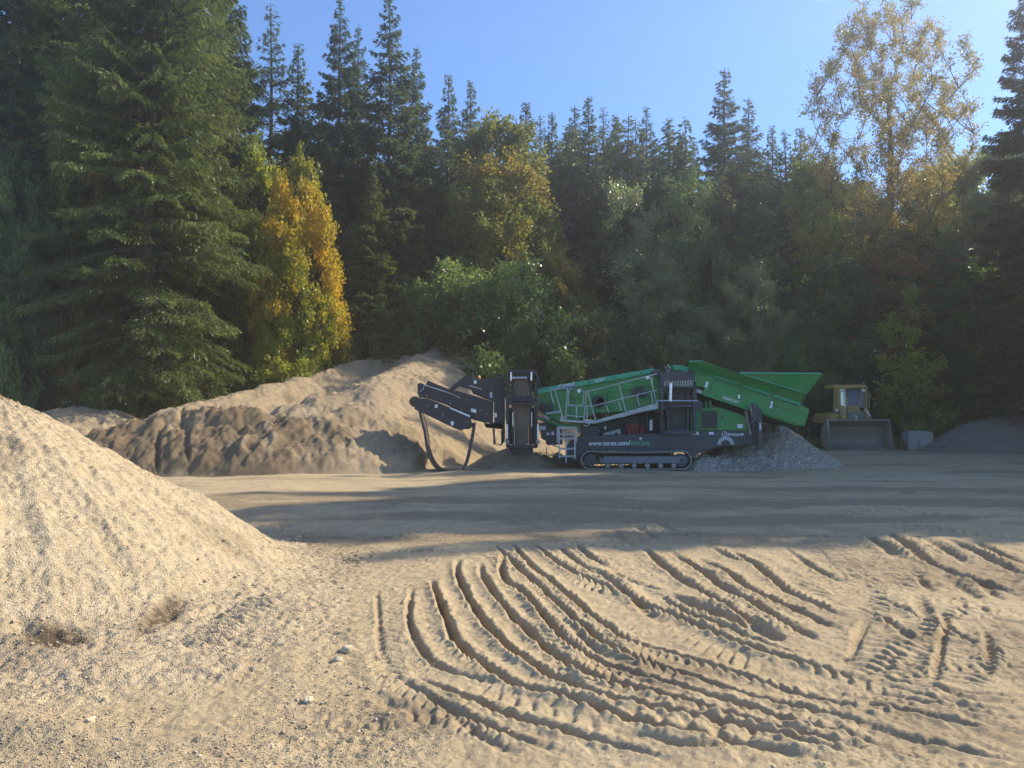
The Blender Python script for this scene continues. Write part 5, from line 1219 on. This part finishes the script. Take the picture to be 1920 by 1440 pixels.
MB().poly(B4((350, 175), (890, 150), (890, 600), (350, 600)), 40.55, .04).build('rear_panel', M['black'], CB, 0)
for q in ((465, 210), (865, 210), (380, 568)):
    x, y, z = lw(*q, 39.0); g = MB(); g.cyl((x, z), .075, y, y + .08, 14); g.build('headlight', M['white'], CB, .01)
# lift arms, tilt cylinders, wheels
for q0, q1 in (((470, 500), (500, 740)), ((900, 560), (950, 730))):
    g = MB(); a = lw(*q0, 39.1); b = W(*B4(q1)[0], 38.6); g.bar(a, b, .22, .16); b2 = (b[0], 38.75, .5); b = (b[0], 38.75, b[2]); g.bar(b, b2, .2, .16); g.build('lift_arm', M['yellow'], Ld, .02)
g = MB(); g.tube([lw(700, 620, 39.0), (lw(700, 620)[0], 38.6, 1.0)], .06, 10); g.tube([lw(880, 560, 39.0), lw(985, 690, 38.5)], .05, 10); g.build('tilt_cylinder', M['chrome'], Ld, 0)
for x in (W(1574, 800, 39)[0], W(1654, 800, 39)[0]):
    for y in (39.6, 42.4):
        w = empty('wheel', (0, 0, 0)); w.parent = Ld
        g = MB(); xs = (x - .28, x + .28); n = 30; rr = .72
        for (ra, xa_), (rb, xb_) in (((rr * .55, xs[0]), (rr * .93, xs[0])), ((rr * .93, xs[0]), (rr, xs[0] + .1)), ((rr, xs[0] + .1), (rr, xs[1] - .1)), ((rr, xs[1] - .1), (rr * .93, xs[1])), ((rr * .93, xs[1]), (rr * .55, xs[1])), ((rr * .55, xs[1]), (rr * .55, xs[0]))):
            for k in range(n):
                a0, a1 = k * 6.2832 / n, (k + 1) * 6.2832 / n
                g.add([(xa_, y + ra * math.cos(a0), rr + ra * math.sin(a0)), (xa_, y + ra * math.cos(a1), rr + ra * math.sin(a1)), (xb_, y + rb * math.cos(a1), rr + rb * math.sin(a1)), (xb_, y + rb * math.cos(a0), rr + rb * math.sin(a0))], [(0, 1, 2, 3)])
        for k in range(22):
            a0 = k * 6.2832 / 22; c_, s_ = math.cos(a0), math.sin(a0); sg = 1 if k % 2 else -1
            g.bar((x, y + c_ * (rr + .01), rr + s_ * (rr + .01)), (x + sg * .27, y + math.cos(a0 + .12) * (rr + .01), rr + math.sin(a0 + .12) * (rr + .01)), .07, .05)
        t_ = g.build('tyre', M['rubber'], w, 0)
        g = MB(); P = [(x - .24, y + .40 * math.cos(k * .3927), rr + .40 * math.sin(k * .3927)) for k in range(16)]; g.prism(P, [(p[0] + .48, p[1], p[2]) for p in P]); g.build('rim', M['yellow'], w, .01)
g = MB(); g.tube([lw(330, 120, 39.6), lw(330, 60, 39.6)], .02, 6); g.tube([lw(860, 110, 40.8), lw(862, 40, 40.8)], .05, 8); g.build('exhaust_pipe', M['steel'], Ld, 0)

# concrete block
x0, _, z1 = W(1703, 808, 39.0); x1 = W(1750, 808, 39.0)[0]
import bmesh
g = MB(); g.box(x0, x1, 39.0, 39.7, -.02, z1 - .08); g.box(x0 + .12, x1 - .12, 39.1, 39.6, z1 - .08, z1)
cb = g.build('concrete_block', M['concrete'], None, .05); tag(cb, "grey concrete block with a raised key standing right of the loader bucket", "concrete block")
# ------------------------------------------------------------------ dusty autumn air
def haze():
    x0, x1, y0, y1, z0, z1 = -75, 75, -14, 92, -1.5, 48
    V = [(x, y, z) for x in (x0, x1) for y in (y0, y1) for z in (z0, z1)]
    Fq = [(0, 1, 3, 2), (4, 6, 7, 5), (0, 4, 5, 1), (2, 3, 7, 6), (0, 2, 6, 4), (1, 5, 7, 3)]
    m = bpy.data.materials.new("haze"); m.use_nodes = True; nt = m.node_tree
    nt.nodes.remove(nt.nodes["Principled BSDF"])
    v = nt.nodes.new("ShaderNodeVolumePrincipled"); v.inputs["Color"].default_value = (.97, .94, .89, 1)
    v.inputs["Density"].default_value = HAZE_D; v.inputs["Anisotropy"].default_value = HAZE_G
    nt.links.new(v.outputs[0], nt.nodes["Material Output"].inputs["Volume"])
    o = mesh_obj("haze", mesh_data("haze", V, [np.array(Fq)], m)); tag(o, kind="stuff")
HAZE_D, HAZE_G = .0027, .8
haze()
